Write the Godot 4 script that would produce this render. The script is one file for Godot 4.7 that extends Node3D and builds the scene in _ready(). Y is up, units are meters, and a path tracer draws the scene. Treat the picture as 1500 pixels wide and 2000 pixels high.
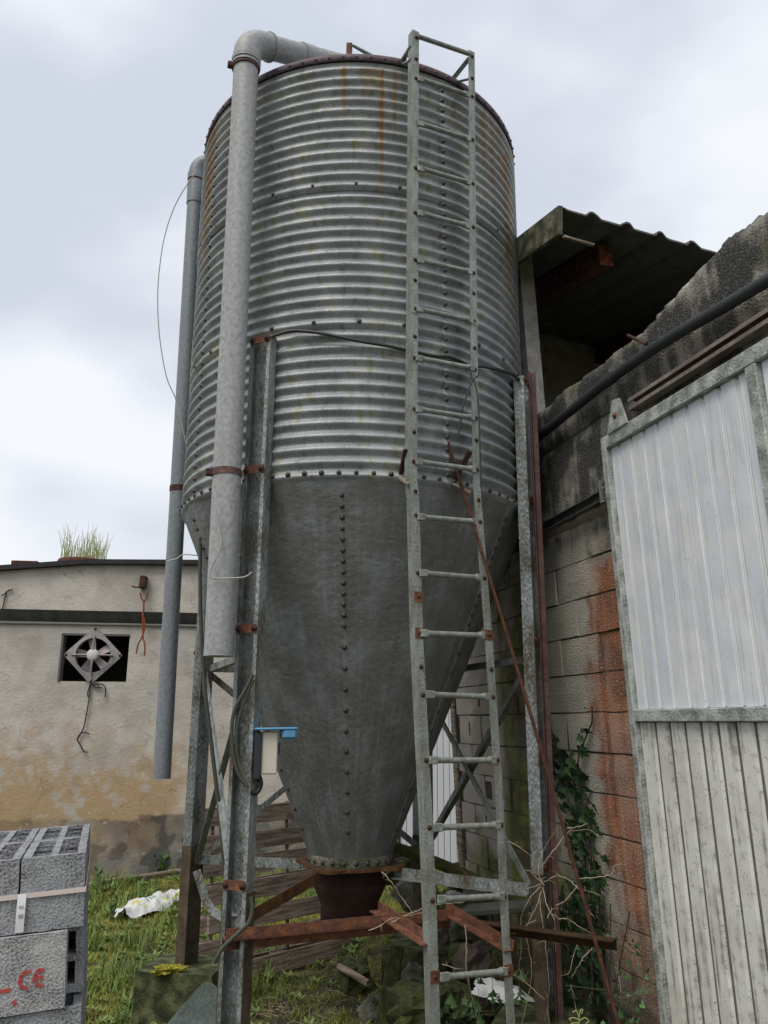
extends Node3D
# A galvanised feed silo in a farmyard: block wall and sliding door on the right, rendered building behind on the left.

const EYE := Vector3(0, 1.7, 0)
const SILO := Vector3(-0.181, 0, -4.972)
const SR := 1.05
var cam_basis: Basis
var rng := RandomNumberGenerator.new()
var taken := {}
var M := {}
var wall_x: Transform3D
var bld_x: Transform3D

# ---------------------------------------------------------------- helpers
func at(px: float, py: float, fwd: float) -> Vector3:
	var v: Vector3 = cam_basis * Vector3((px - 750.0) / 1600.0, -(py - 1000.0) / 1600.0, -1.0)
	return EYE + v * (fwd / -v.z)

func at_h(px: float, py: float, h: float) -> Vector3:
	var v: Vector3 = cam_basis * Vector3((px - 750.0) / 1600.0, -(py - 1000.0) / 1600.0, -1.0)
	return EYE + v * ((h - EYE.y) / v.y)

func on_plane(px: float, py: float, x: Transform3D, off: float) -> Vector3:
	var v: Vector3 = cam_basis * Vector3((px - 750.0) / 1600.0, -(py - 1000.0) / 1600.0, -1.0)
	var n: Vector3 = x.basis.z
	var t: float = (x.origin + n * off - EYE).dot(n) / v.dot(n)
	return x.affine_inverse() * (EYE + v * t)

func numbered(called: String) -> String:
	if not taken.has(called):
		taken[called] = 0
		return called
	taken[called] += 1
	return "%s_%03d" % [called, taken[called]]

func tag(o: Node, label: String, category: String, group := "") -> Node:
	o.set_meta("label", label)
	o.set_meta("category", category)
	if group != "":
		o.set_meta("group", group)
	return o

func thing(called: String, label: String, category: String, x := Transform3D.IDENTITY, group := "") -> Node3D:
	var o := Node3D.new()
	o.name = numbered(called)
	add_child(o)
	o.transform = x
	tag(o, label, category, group)
	return o

func begin() -> SurfaceTool:
	var st := SurfaceTool.new()
	st.begin(Mesh.PRIMITIVE_TRIANGLES)
	return st

func mesh_of(st: SurfaceTool) -> ArrayMesh:
	st.generate_normals()
	return st.commit()

func put(called: String, st: SurfaceTool, m: Material, parent: Node) -> MeshInstance3D:
	return put_mesh(called, mesh_of(st), m, parent)

func put_mesh(called: String, mesh: Mesh, m: Material, parent: Node, x := Transform3D.IDENTITY) -> MeshInstance3D:
	var o := MeshInstance3D.new()
	o.mesh = mesh
	o.material_override = m
	o.transform = x
	o.cast_shadow = GeometryInstance3D.SHADOW_CASTING_SETTING_ON
	if parent == self:
		o.name = numbered(called)
	else:
		o.name = called
	parent.add_child(o, true)
	return o

# a, b, c, d run counter-clockwise seen from outside
func quad(st: SurfaceTool, a: Vector3, b: Vector3, c: Vector3, d: Vector3, ua := Vector2.ZERO, ub := Vector2.ZERO, uc := Vector2.ZERO, ud := Vector2.ZERO) -> void:
	for k in [[a, ua], [c, uc], [b, ub], [a, ua], [d, ud], [c, uc]]:
		st.set_uv(k[1])
		st.add_vertex(k[0])

func tri(st: SurfaceTool, a: Vector3, b: Vector3, c: Vector3) -> void:
	st.set_uv(Vector2.ZERO)
	st.add_vertex(a)
	st.add_vertex(c)
	st.add_vertex(b)

func hexa(st: SurfaceTool, p: Array) -> void:
	# p: bottom four then top four, each counter-clockwise seen from above
	st.set_smooth_group(-1)
	quad(st, p[3], p[2], p[1], p[0])
	quad(st, p[4], p[5], p[6], p[7])
	for i in 4:
		var j := (i + 1) % 4
		quad(st, p[i], p[j], p[4 + j], p[4 + i])

func box(st: SurfaceTool, x: Transform3D, s: Vector3) -> void:
	var h := s * 0.5
	var p := []
	for y in [-h.y, h.y]:
		for c in [[-1, 1], [1, 1], [1, -1], [-1, -1]]:
			p.append(x * Vector3(c[0] * h.x, y, c[1] * h.z))
	hexa(st, p)

# box with chamfered edges
func cbox(st: SurfaceTool, x: Transform3D, s: Vector3, c: float) -> void:
	st.set_smooth_group(-1)
	var h := s * 0.5
	var f := func(i: int, sx: int, sy: int, sz: int) -> Vector3:
		var v := Vector3(sx * h.x, sy * h.y, sz * h.z)
		if i != 0: v.x -= sx * c
		if i != 1: v.y -= sy * c
		if i != 2: v.z -= sz * c
		return x * v
	for s1 in [-1, 1]:
		for ax in 3:
			var q := []
			for e in [[-1, -1], [1, -1], [1, 1], [-1, 1]]:
				var v := [0, 0, 0]
				v[ax] = s1
				v[(ax + 1) % 3] = e[0]
				v[(ax + 2) % 3] = e[1]
				q.append(f.call(ax, v[0], v[1], v[2]))
			if s1 > 0: quad(st, q[0], q[1], q[2], q[3])
			else: quad(st, q[3], q[2], q[1], q[0])
	for ax in 3:
		var b := (ax + 1) % 3
		var d := (ax + 2) % 3
		for sb in [-1, 1]:
			for sd in [-1, 1]:
				var v0 := [0, 0, 0]
				v0[ax] = -1
				v0[b] = sb
				v0[d] = sd
				var v1 := v0.duplicate()
				v1[ax] = 1
				var p0: Vector3 = f.call(b, v0[0], v0[1], v0[2])
				var p1: Vector3 = f.call(b, v1[0], v1[1], v1[2])
				var p2: Vector3 = f.call(d, v1[0], v1[1], v1[2])
				var p3: Vector3 = f.call(d, v0[0], v0[1], v0[2])
				if sb * sd > 0: quad(st, p3, p2, p1, p0)
				else: quad(st, p0, p1, p2, p3)
	for sx in [-1, 1]:
		for sy in [-1, 1]:
			for sz in [-1, 1]:
				var a: Vector3 = f.call(0, sx, sy, sz)
				var b2: Vector3 = f.call(1, sx, sy, sz)
				var c2: Vector3 = f.call(2, sx, sy, sz)
				if sx * sy * sz > 0: tri(st, a, b2, c2)
				else: tri(st, a, c2, b2)

func along(a: Vector3, b: Vector3, up := Vector3.UP) -> Transform3D:
	# local z runs from a to b, local y is close to up, origin in the middle
	var z := (b - a).normalized()
	var x := up.cross(z)
	if x.length() < 0.01: x = Vector3.RIGHT.cross(z)
	x = x.normalized()
	return Transform3D(Basis(x, z.cross(x), z), (a + b) * 0.5)

func bar(st: SurfaceTool, a: Vector3, b: Vector3, w: float, h: float, up := Vector3.UP, ch := 0.0) -> void:
	var s := Vector3(w, h, a.distance_to(b))
	if ch > 0.0: cbox(st, along(a, b, up), s, ch)
	else: box(st, along(a, b, up), s)

# a closed 2-D outline (counter-clockwise, x right, y up) swept from a to b
func sweep(st: SurfaceTool, poly: Array, a: Vector3, b: Vector3, up := Vector3.UP) -> void:
	st.set_smooth_group(-1)
	var x := along(a, b, up)
	var l := a.distance_to(b) * 0.5
	var n := poly.size()
	for i in n:
		var p: Vector2 = poly[i]
		var q: Vector2 = poly[(i + 1) % n]
		quad(st, x * Vector3(p.x, p.y, l), x * Vector3(p.x, p.y, -l), x * Vector3(q.x, q.y, -l), x * Vector3(q.x, q.y, l))
	var t := Geometry2D.triangulate_polygon(PackedVector2Array(poly))
	for i in range(0, t.size(), 3):
		for s in [-1.0, 1.0]:
			var v := []
			for k in 3: v.append(x * Vector3(poly[t[i + k]].x, poly[t[i + k]].y, s * l))
			var p0: Vector2 = poly[t[i]]
			var p1: Vector2 = poly[t[i + 1]]
			var p2: Vector2 = poly[t[i + 2]]
			var ccw := (p1 - p0).cross(p2 - p0) > 0.0
			if ccw == (s > 0.0): tri(st, v[0], v[1], v[2])
			else: tri(st, v[0], v[2], v[1])

func angle_poly(w: float, h: float, t: float) -> Array:
	return [Vector2(0, 0), Vector2(w, 0), Vector2(w, t), Vector2(t, t), Vector2(t, h), Vector2(0, h)]

func channel_poly(w: float, d: float, t: float, lip := 0.0) -> Array:
	# open towards +y, web at y = 0
	var h := w * 0.5
	if lip > 0.0:
		return [Vector2(-h, 0), Vector2(h, 0), Vector2(h, d), Vector2(h - lip, d), Vector2(h - lip, d - t), Vector2(h - t, d - t), Vector2(h - t, t), Vector2(-h + t, t), Vector2(-h + t, d - t), Vector2(-h + lip, d - t), Vector2(-h + lip, d), Vector2(-h, d)]
	return [Vector2(-h, 0), Vector2(h, 0), Vector2(h, d), Vector2(h - t, d), Vector2(h - t, t), Vector2(-h + t, t), Vector2(-h + t, d), Vector2(-h, d)]

func tube(st: SurfaceTool, pts: Array, r, n := 10, caps := true) -> void:
	# r: a number or one radius per point
	st.set_smooth_group(0)
	var rings := []
	var ref := Vector3.UP
	var d0: Vector3 = (pts[1] - pts[0]).normalized()
	if absf(d0.dot(ref)) > 0.9: ref = Vector3.RIGHT
	var len := 0.0
	for i in pts.size():
		var d: Vector3
		if i == 0: d = d0
		elif i == pts.size() - 1: d = (pts[i] - pts[i - 1]).normalized()
		else: d = ((pts[i + 1] - pts[i]).normalized() + (pts[i] - pts[i - 1]).normalized()).normalized()
		var x := ref.cross(d).normalized()
		var y := d.cross(x)
		ref = y
		var rr: float = r[i] if r is Array else r
		var ring := []
		for k in n + 1:
			var a := TAU * k / n
			ring.append(pts[i] + (x * cos(a) + y * sin(a)) * rr)
		rings.append(ring)
	for i in pts.size() - 1:
		var l2: float = len + pts[i].distance_to(pts[i + 1])
		for k in n:
			quad(st, rings[i][k], rings[i][k + 1], rings[i + 1][k + 1], rings[i + 1][k], Vector2(float(k) / n, len), Vector2(float(k + 1) / n, len), Vector2(float(k + 1) / n, l2), Vector2(float(k) / n, l2))
		len = l2
	if caps:
		st.set_smooth_group(-1)
		var e: int = pts.size() - 1
		for k in n:
			tri(st, pts[0], rings[0][k + 1], rings[0][k])
			tri(st, pts[e], rings[e][k], rings[e][k + 1])

func curve_pts(ctrl: Array, n := 8) -> Array:
	# Catmull-Rom through the given points
	var out := []
	for i in ctrl.size() - 1:
		var p0: Vector3 = ctrl[maxi(i - 1, 0)]
		var p1: Vector3 = ctrl[i]
		var p2: Vector3 = ctrl[i + 1]
		var p3: Vector3 = ctrl[mini(i + 2, ctrl.size() - 1)]
		for k in n:
			out.append(p1.cubic_interpolate(p2, p0, p3, float(k) / n))
	out.append(ctrl[ctrl.size() - 1])
	return out

func lathe(st: SurfaceTool, prof: Array, n := 24, flat := false) -> void:
	# prof: Vector2(radius, height), from top to bottom for outward faces
	st.set_smooth_group(-1 if flat else 0)
	for i in prof.size() - 1:
		for k in n:
			var a := TAU * k / n
			var b := TAU * (k + 1) / n
			var p: Vector2 = prof[i]
			var q: Vector2 = prof[i + 1]
			quad(st, Vector3(q.x * sin(a), q.y, q.x * cos(a)), Vector3(q.x * sin(b), q.y, q.x * cos(b)), Vector3(p.x * sin(b), p.y, p.x * cos(b)), Vector3(p.x * sin(a), p.y, p.x * cos(a)))

func blob(seedv: int, r: Vector3, rough: float, n := 10) -> ArrayMesh:
	# an uneven stone
	var nz := FastNoiseLite.new()
	nz.seed = seedv
	nz.frequency = 0.9
	var st := begin()
	st.set_smooth_group(-1)
	var p := func(i: int, k: int) -> Vector3:
		var th := PI * i / n
		var ph := TAU * (k % (2 * n)) / (2.0 * n)
		var d := Vector3(sin(th) * cos(ph), cos(th), sin(th) * sin(ph))
		# squared-off stone
		var m := maxf(maxf(absf(d.x), absf(d.y)), absf(d.z))
		d = d.lerp(d / m, 0.45)
		return d * r * (1.0 + rough * nz.get_noise_3dv(d * 1.6))
	for i in n:
		for k in 2 * n:
			quad(st, p.call(i + 1, k + 1), p.call(i + 1, k), p.call(i, k), p.call(i, k + 1))
	return mesh_of(st)

# ---------------------------------------------------------------- textures
func noise_bytes(seedv: int, freq: float, w: int, h: int, oct := 4, seamless := true) -> PackedByteArray:
	var nz := FastNoiseLite.new()
	nz.seed = seedv
	nz.frequency = freq
	nz.noise_type = FastNoiseLite.TYPE_SIMPLEX_SMOOTH
	nz.fractal_octaves = oct
	var im: Image = nz.get_seamless_image(w, h) if seamless else nz.get_image(w, h)
	if im.get_format() != Image.FORMAT_L8: im.convert(Image.FORMAT_L8)
	return im.get_data()

func ramp(stops: Array) -> Array:
	# stops: [position, linear colour]; 256 sRGB byte triples
	var out := []
	for i in 256:
		var t := i / 255.0
		var c: Color = stops[stops.size() - 1][1]
		for k in stops.size() - 1:
			if t <= stops[k + 1][0]:
				c = (stops[k][1] as Color).lerp(stops[k + 1][1], clampf((t - stops[k][0]) / (stops[k + 1][0] - stops[k][0]), 0, 1))
				break
		c = c.linear_to_srgb()
		out.append([c.r8, c.g8, c.b8])
	return out

func lin(r: float, g: float, b: float) -> Color:
	return Color(r, g, b)

func grain_tex(seedv: int, f1: float, f2: float, wt: float, size: int, stops: Array) -> ImageTexture:
	var a := noise_bytes(seedv, f1, size, size)
	var b := noise_bytes(seedv + 7, f2, size, size, 3)
	var lut := ramp(stops)
	var d := PackedByteArray()
	d.resize(size * size * 3)
	for i in size * size:
		var c = lut[int(a[i] * (1.0 - wt) + b[i] * wt)]
		d[3 * i] = c[0]
		d[3 * i + 1] = c[1]
		d[3 * i + 2] = c[2]
	return ImageTexture.create_from_image(Image.create_from_data(size, size, false, Image.FORMAT_RGB8, d))

func bump_tex(seedv: int, freq: float, size: int, strength: float, oct := 4) -> ImageTexture:
	var im := Image.create_from_data(size, size, false, Image.FORMAT_L8, noise_bytes(seedv, freq, size, size, oct))
	im.convert(Image.FORMAT_RGBA8)
	im.bump_map_to_normal_map(strength)
	return ImageTexture.create_from_image(im)

func mat(tex: Texture2D, tint: Color, rough: float, metal := 0.0, scale := 0.0, bump: Texture2D = null, bscale := 1.0) -> StandardMaterial3D:
	var m := StandardMaterial3D.new()
	m.albedo_texture = tex
	m.albedo_color = tint
	m.roughness = rough
	m.metallic = metal
	if scale > 0.0:
		m.uv1_triplanar = true
		m.uv1_scale = Vector3.ONE * scale
	if bump:
		m.normal_enabled = true
		m.normal_texture = bump
		m.normal_scale = bscale
	return m

func plain(c: Color, rough: float, metal := 0.0) -> StandardMaterial3D:
	var m := StandardMaterial3D.new()
	m.albedo_color = c.linear_to_srgb()
	m.roughness = rough
	m.metallic = metal
	return m

func smooth(a: float, b: float, x: float) -> float:
	return smoothstep(a, b, x)

# ---------------------------------------------------------------- main
func _ready() -> void:
	rng.seed = 4711
	cam_basis = Basis(Vector3.RIGHT, deg_to_rad(14.5)) * Basis(Vector3.BACK, deg_to_rad(0.32))
	var cam := Camera3D.new()
	cam.name = "camera"
	cam.fov = 64.01
	cam.far = 600.0
	cam.near = 0.05
	add_child(cam)
	cam.transform = Transform3D(cam_basis, EYE)
	cam.current = true
	make_sky()
	var sun := DirectionalLight3D.new()
	sun.name = "sun"
	sun.light_energy = 0.5
	sun.light_color = Color(1.0, 0.97, 0.93)
	sun.light_angular_distance = 28.0
	sun.shadow_enabled = true
	add_child(sun)
	sun.look_at_from_position(Vector3(-2.6, 7.0, 4.0), Vector3.ZERO)

	wall_x = wall_frame()
	var ya := deg_to_rad(7.0)
	var bo := at(180, 1414, 9.8)
	bld_x = Transform3D(Basis(Vector3(cos(ya), 0, -sin(ya)), Vector3.UP, Vector3(sin(ya), 0, cos(ya))), Vector3(bo.x, 0, bo.z))

	make_materials()
	make_ground()
	make_building()
	make_wall()
	make_door()
	make_shed()
	make_silo()
	make_pipes()
	make_ladder()
	make_frame_extras()
	make_cables()
	make_blocks()
	make_pallets()
	make_clutter()
	make_plants()

func wall_frame() -> Transform3D:
	var a := Vector3(0.279, 0, 0.960).normalized()
	var n0 := a.cross(Vector3.UP)
	var u := (Vector3.UP + 0.042 * n0).normalized()
	var n := a.cross(u)
	return Transform3D(Basis(a, u, n), Vector3(0.974, 1.7, -5.03) - 1.7 * u)

func make_sky() -> void:
	var w := 1024
	var h := 512
	var nz := FastNoiseLite.new()
	nz.seed = 12
	nz.frequency = 1.5
	nz.fractal_octaves = 5
	nz.fractal_gain = 0.45
	var n2 := FastNoiseLite.new()
	n2.seed = 31
	n2.frequency = 0.7
	n2.fractal_octaves = 3
	var im := Image.create(w, h, false, Image.FORMAT_RGBF)
	for y in h:
		var el := PI * (0.5 - (y + 0.5) / h)
		for x in w:
			var az := TAU * ((x + 0.5) / w)
			var d := Vector3(sin(az) * cos(el), sin(el), cos(az) * cos(el))
			var q := Vector3(d.x, d.y * 2.2, d.z)
			var a := clampf(0.5 + 0.75 * nz.get_noise_3dv(q * 1.3), 0, 1)
			var b := clampf(0.5 + 0.8 * n2.get_noise_3dv(q), 0, 1)
			var t := clampf(0.65 * a + 0.35 * b, 0, 1)
			var c := Color(0.45, 0.485, 0.555).lerp(Color(0.65, 0.67, 0.71), smoothstep(0.26, 0.7, t))
			c = c.lerp(Color(0.69, 0.68, 0.68), 0.22 * exp(-maxf(el, 0.0) * 7.0))
			if el < 0.0: c = c.lerp(Color(0.16, 0.16, 0.14), smoothstep(0.0, 0.05, -el))
			im.set_pixel(x, y, c)
	var pm := PanoramaSkyMaterial.new()
	pm.panorama = ImageTexture.create_from_image(im)
	var sky := Sky.new()
	sky.sky_material = pm
	var env := Environment.new()
	env.background_mode = Environment.BG_SKY
	env.sky = sky
	env.tonemap_mode = Environment.TONE_MAPPER_LINEAR
	env.tonemap_exposure = 1.42
	env.sdfgi_enabled = true
	env.ssao_enabled = true
	env.ssil_enabled = true
	var we := WorldEnvironment.new()
	we.name = "world_environment"
	we.environment = env
	add_child(we)

func make_materials() -> void:
	var fine := bump_tex(3, 0.12, 512, 5.0)
	var rough := bump_tex(5, 0.16, 512, 6.0, 4)
	M.fine = fine
	M.rough_bump = rough
	var galv_t := grain_tex(11, 0.012, 0.09, 0.35, 512, [[0.2, lin(.13, .14, .13)], [0.45, lin(.26, .28, .28)], [0.6, lin(.36, .38, .39)], [0.85, lin(.48, .5, .51)]])
	M.galv = mat(galv_t, Color.WHITE, 0.5, 0.45, 1.6, fine, 0.4)
	var post_t := grain_tex(17, 0.01, 0.06, 0.35, 512, [[0.15, lin(.09, .055, .04)], [0.34, lin(.13, .12, .095)], [0.45, lin(.2, .22, .2)], [0.6, lin(.28, .31, .31)], [0.85, lin(.4, .43, .43)]])
	M.post = mat(post_t, Color.WHITE, 0.55, 0.35, 1.3, fine, 0.5)
	var rail_t := grain_tex(23, 0.014, 0.11, 0.45, 512, [[0.18, lin(.19, .13, .09)], [0.34, lin(.25, .25, .23)], [0.55, lin(.37, .385, .375)], [0.85, lin(.52, .54, .55)]])
	M.rail = mat(rail_t, Color(.86, .88, .85), 0.6, 0.25, 2.2, fine, 0.5)
	(M.post as StandardMaterial3D).uv1_scale = Vector3(1.6, .45, 1.6)
	(M.rail as StandardMaterial3D).uv1_scale = Vector3(3.0, .8, 3.0)
	var rust_t := grain_tex(29, 0.016, 0.12, 0.45, 512, [[0.2, lin(.035, .02, .018)], [0.42, lin(.1, .04, .025)], [0.6, lin(.2, .075, .035)], [0.8, lin(.3, .14, .06)], [0.95, lin(.33, .24, .12)]])
	M.rust = mat(rust_t, Color.WHITE, 0.85, 0.0, 2.0, rough, 0.5)
	M.dark_rust = mat(rust_t, Color(.62, .55, .58), 0.8, 0.0, 2.0, rough, 0.5)
	M.red_rust = mat(grain_tex(73, .012, .1, .4, 256, [[.2, lin(.05, .026, .023)], [.5, lin(.095, .047, .041)], [.8, lin(.17, .095, .08)]]), Color.WHITE, 0.75, 0.0, 1.4, fine, 0.4)
	var pipe_t := pipe_texture()
	M.pvc = mat(pipe_t, Color(.86, .865, .87), 0.55)
	M.pvc2 = mat(pipe_t, Color(.68, .71, .74), 0.5)
	var conc_t := grain_tex(41, 0.012, 0.16, 0.68, 512, [[0.25, lin(.1, .1, .1)], [0.38, lin(.24, .24, .24)], [0.5, lin(.32, .32, .318)], [0.8, lin(.44, .44, .43)]])
	M.conc = mat(conc_t, Color(.92, .93, .95), 0.95, 0.0, 1.3, rough, 0.35)
	M.grain = conc_t
	var moss_t := grain_tex(43, 0.02, 0.13, 0.5, 512, [[0.25, lin(.022, .025, .014)], [0.42, lin(.045, .055, .02)], [0.6, lin(.08, .1, .024)], [0.8, lin(.16, .16, .04)]])
	M.moss = mat(moss_t, Color.WHITE, 1.0, 0.0, 1.8, rough, 1.6)
	var mconc_t := grain_tex(47, 0.009, 0.1, 0.35, 512, [[0.28, lin(.03, .035, .025)], [0.45, lin(.075, .08, .045)], [0.56, lin(.15, .145, .1)], [0.75, lin(.26, .25, .21)]])
	M.moss_conc = mat(mconc_t, Color.WHITE, 1.0, 0.0, 1.1, rough, 1.3)
	# wood: stretched grain
	M.wood = wood_mat(53, [[0.2, lin(.15, .11, .09)], [0.5, lin(.3, .23, .185)], [0.8, lin(.44, .36, .3)]])
	M.wood_pale = wood_mat(57, [[0.2, lin(.12, .09, .065)], [0.5, lin(.25, .2, .15)], [0.8, lin(.4, .33, .26)]])
	M.black = plain(lin(.018, .019, .021), 0.55)
	M.cable = plain(lin(.022, .026, .026), 0.5)
	M.bolt = mat(galv_t, Color(.5, .46, .44), 0.55, 0.4, 6.0)

func pipe_texture() -> ImageTexture:
	# u runs round the pipe, v along it: run-off streaks, scratches and dots of lichen
	var w := 256
	var h := 512
	var b := noise_bytes(38, 0.05, w, h, 4)
	var c := noise_bytes(39, 0.35, w, h, 2)
	var nz := FastNoiseLite.new()
	nz.seed = 40
	nz.frequency = 1.0
	nz.fractal_octaves = 4
	var im := Image.create(w, h, false, Image.FORMAT_RGB8)
	for y in h:
		for x in w:
			var i := y * w + x
			var an := TAU * x / w
			var p := Vector3(cos(an) * 2.2, sin(TAU * y / h) * .35, sin(an) * 2.2 + cos(TAU * y / h) * .35)
			var run := 0.5 + 0.5 * nz.get_noise_3dv(p)
			var nb := b[i] / 255.0
			var nc := c[i] / 255.0
			var col := lin(.42, .425, .425).lerp(lin(.55, .555, .56), clampf(run * 1.4 - .2, 0, 1))
			col = col * (.86 + .28 * nc)
			col = col.lerp(lin(.2, .2, .17), smoothstep(.54, .68, nc * .65 + nb * .35) * .75)
			col = col.lerp(lin(.36, .33, .25), smoothstep(.6, .8, run * .6 + nb * .4) * .5)
			im.set_pixel(x, y, col.linear_to_srgb())
	return ImageTexture.create_from_image(im)

func wood_mat(seedv: int, stops: Array) -> StandardMaterial3D:
	var w := 256
	var nz := FastNoiseLite.new()
	nz.seed = seedv
	nz.frequency = 0.02
	nz.fractal_octaves = 4
	var lut := ramp(stops)
	var d := PackedByteArray()
	d.resize(w * w * 3)
	for y in w:
		for x in w:
			var v := 0.5 + 0.6 * nz.get_noise_2d(x * 0.35, y * 5.0) + 0.25 * nz.get_noise_2d(x * 2.0 + 900.0, y * 14.0)
			var c = lut[int(clampf(v, 0, 1) * 255)]
			var i := 3 * (y * w + x)
			d[i] = c[0]
			d[i + 1] = c[1]
			d[i + 2] = c[2]
	var m := mat(ImageTexture.create_from_image(Image.create_from_data(w, w, false, Image.FORMAT_RGB8, d)), Color.WHITE, 0.9, 0.0, 1.4, M.fine, 0.5)
	return m

# ---------------------------------------------------------------- ground
var gnoise: FastNoiseLite
func gh(x: float, z: float) -> float:
	if gnoise == null:
		gnoise = FastNoiseLite.new()
		gnoise.seed = 77
		gnoise.frequency = 0.55
		gnoise.fractal_octaves = 4
	var h := 0.06 * gnoise.get_noise_2d(x, z) + 0.02 * gnoise.get_noise_2d(x * 4.0, z * 4.0)
	# the yard rises a little to the right along the back building
	h += 0.1 * smoothstep(-8.0, -10.0, z) * clampf((x + 2.6) / 3.0, -0.8, 1.0)
	# a heap of rubble and earth against the end of the block wall
	h += 0.52 * exp(-(pow((x - 0.75) / 0.75, 2) + pow((z + 6.7) / 0.85, 2)))
	h += 0.16 * exp(-(pow((x - 0.75) / 0.4, 2) + pow((z + 5.5) / 0.6, 2)))
	return h

func make_ground() -> void:
	var xs := []
	var zs := []
	var v := -200.0
	for s in [[-200.0, -20.0, 20.0], [-20.0, -5.0, 1.5], [-5.0, 3.0, 0.06], [3.0, 20.0, 1.7], [20.0, 220.0, 20.0]]:
		v = s[0]
		while v < s[1] - 0.001:
			xs.append(v)
			v += s[2]
	for s in [[-400.0, -20.0, 38.0], [-20.0, -12.0, 1.0], [-12.0, -3.0, 0.06], [-3.0, 12.0, 1.5], [12.0, 100.0, 22.0]]:
		v = s[0]
		while v < s[1] - 0.001:
			zs.append(v)
			v += s[2]
	var st := begin()
	st.set_smooth_group(0)
	for i in xs.size() - 1:
		for k in zs.size() - 1:
			var p := []
			for c in [[0, 1], [1, 1], [1, 0], [0, 0]]:
				var x: float = xs[i + c[0]]
				var z: float = zs[k + c[1]]
				p.append(Vector3(x, gh(x, z), z))
			quad(st, p[0], p[1], p[2], p[3])
	var t := grain_tex(61, 0.006, 0.07, 0.45, 1024, [[0.25, lin(.022, .02, .014)], [0.4, lin(.055, .045, .028)], [0.5, lin(.09, .085, .03)], [0.6, lin(.12, .125, .03)], [0.8, lin(.2, .19, .045)]])
	var m := mat(t, Color.WHITE, 1.0, 0.0, 0.45, M.rough_bump, 1.5)
	m.uv1_world_triplanar = true
	var g := put("ground", st, m, self)
	g.set_meta("kind", "structure")

func gput(called: String, st: SurfaceTool, m: Material, parent: Node3D) -> MeshInstance3D:
	# the shape was built in world coordinates
	var o := put(called, st, m, parent)
	o.transform = parent.global_transform.affine_inverse()
	return o

func gmesh(called: String, mesh: Mesh, m: Material, parent: Node3D, x: Transform3D) -> MeshInstance3D:
	return put_mesh(called, mesh, m, parent, parent.global_transform.affine_inverse() * x)

func facing(p: Vector3, out: Vector3) -> Transform3D:
	# local y points along out
	var y := out.normalized()
	var x := y.cross(Vector3.UP)
	if x.length() < 0.05: x = Vector3.RIGHT
	x = x.normalized()
	return Transform3D(Basis(x, y, x.cross(y)), p)

# ---------------------------------------------------------------- left building
func building_texture() -> ImageTexture:
	var w := 768
	var h := 512
	var a := noise_bytes(101, 0.008, w, h, 4, false)
	var b := noise_bytes(102, 0.03, w, h, 4, false)
	var c := noise_bytes(103, 0.25, w, h, 3, false)
	var st := noise_bytes(104, 0.02, w, h, 3, false)
	var cr := FastNoiseLite.new()
	cr.seed = 107
	cr.frequency = 1.0
	cr.fractal_octaves = 4
	var im := Image.create(w, h, false, Image.FORMAT_RGB8)
	for y in h:
		var hh := 3.65 - 3.9 * y / h
		for x in w:
			var i := y * w + x
			var u := -2.6 + 6.4 * x / w
			var na := a[i] / 255.0
			var nb := b[i] / 255.0
			var nc := c[i] / 255.0
			var col := lin(.40, .37, .33).lerp(lin(.55, .515, .46), clampf(0.5 + (na - 0.5) * 1.2 + (nb - 0.5) * 0.7, 0, 1))
			col = col * (0.9 + 0.2 * nc)
			# yellow-orange seepage stain above the plinth
			var o := smoothstep(1.75, 0.95, hh + (nb - 0.5) * 0.9) * smoothstep(1.75, 1.0, u + (na - 0.5)) * smoothstep(0.38, 0.62, na * 0.5 + nb * 0.5 + 0.10)
			col = col.lerp(lin(.38, .24, .1), clampf(o * 0.8, 0, 1))
			var red := smoothstep(0.16, 0.03, absf(u + 1.12 + (nb - 0.5) * 0.15)) * smoothstep(1.25, 0.8, hh)
			col = col.lerp(lin(.2, .075, .03), red * 0.7)
			# darker cement plinth, patchy
			var edge := 0.66 + 0.05 * (nb - 0.5) + (0.05 if u > 0.6 else 0.0)
			if hh < edge:
				var pl := lin(.15, .145, .13).lerp(lin(.26, .235, .19), clampf((nb - 0.35) * 2.2, 0, 1))
				pl = pl.lerp(lin(.17, .1, .045), 0.7 * smoothstep(0.48, 0.68, na) * smoothstep(1.4, 0.4, u))
				pl = pl.lerp(lin(.055, .055, .05), 0.7 * smoothstep(0.55, 0.66, st[i] / 255.0))
				col = col.lerp(pl * (0.85 + 0.3 * nc), smoothstep(edge, edge - 0.04, hh) * (0.55 + 0.45 * smoothstep(-0.2, 0.7, u)))
			# grey weathering in blotches and a few pits
			col = col.lerp(col * 0.8, smoothstep(0.5, 0.85, st[i] / 255.0) * 0.6)
			var crack := absf(cr.get_noise_2d(u * 1.1, hh * 1.1))
			if crack < .0045 and na > .45: col = col.lerp(lin(.13, .12, .11), .6)
			var flake := cr.get_noise_2d(u * 7.0 + 30.0, hh * 7.0)
			if flake > .56: col = col.lerp(lin(.62, .6, .56), .45)
			elif flake > .53: col = col.lerp(lin(.2, .18, .16), .5)
			if nc > 0.86 and nb > 0.52: col = col.lerp(lin(.09, .08, .07), 0.6)
			im.set_pixel(x, y, col.linear_to_srgb())
	return ImageTexture.create_from_image(im)

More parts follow.
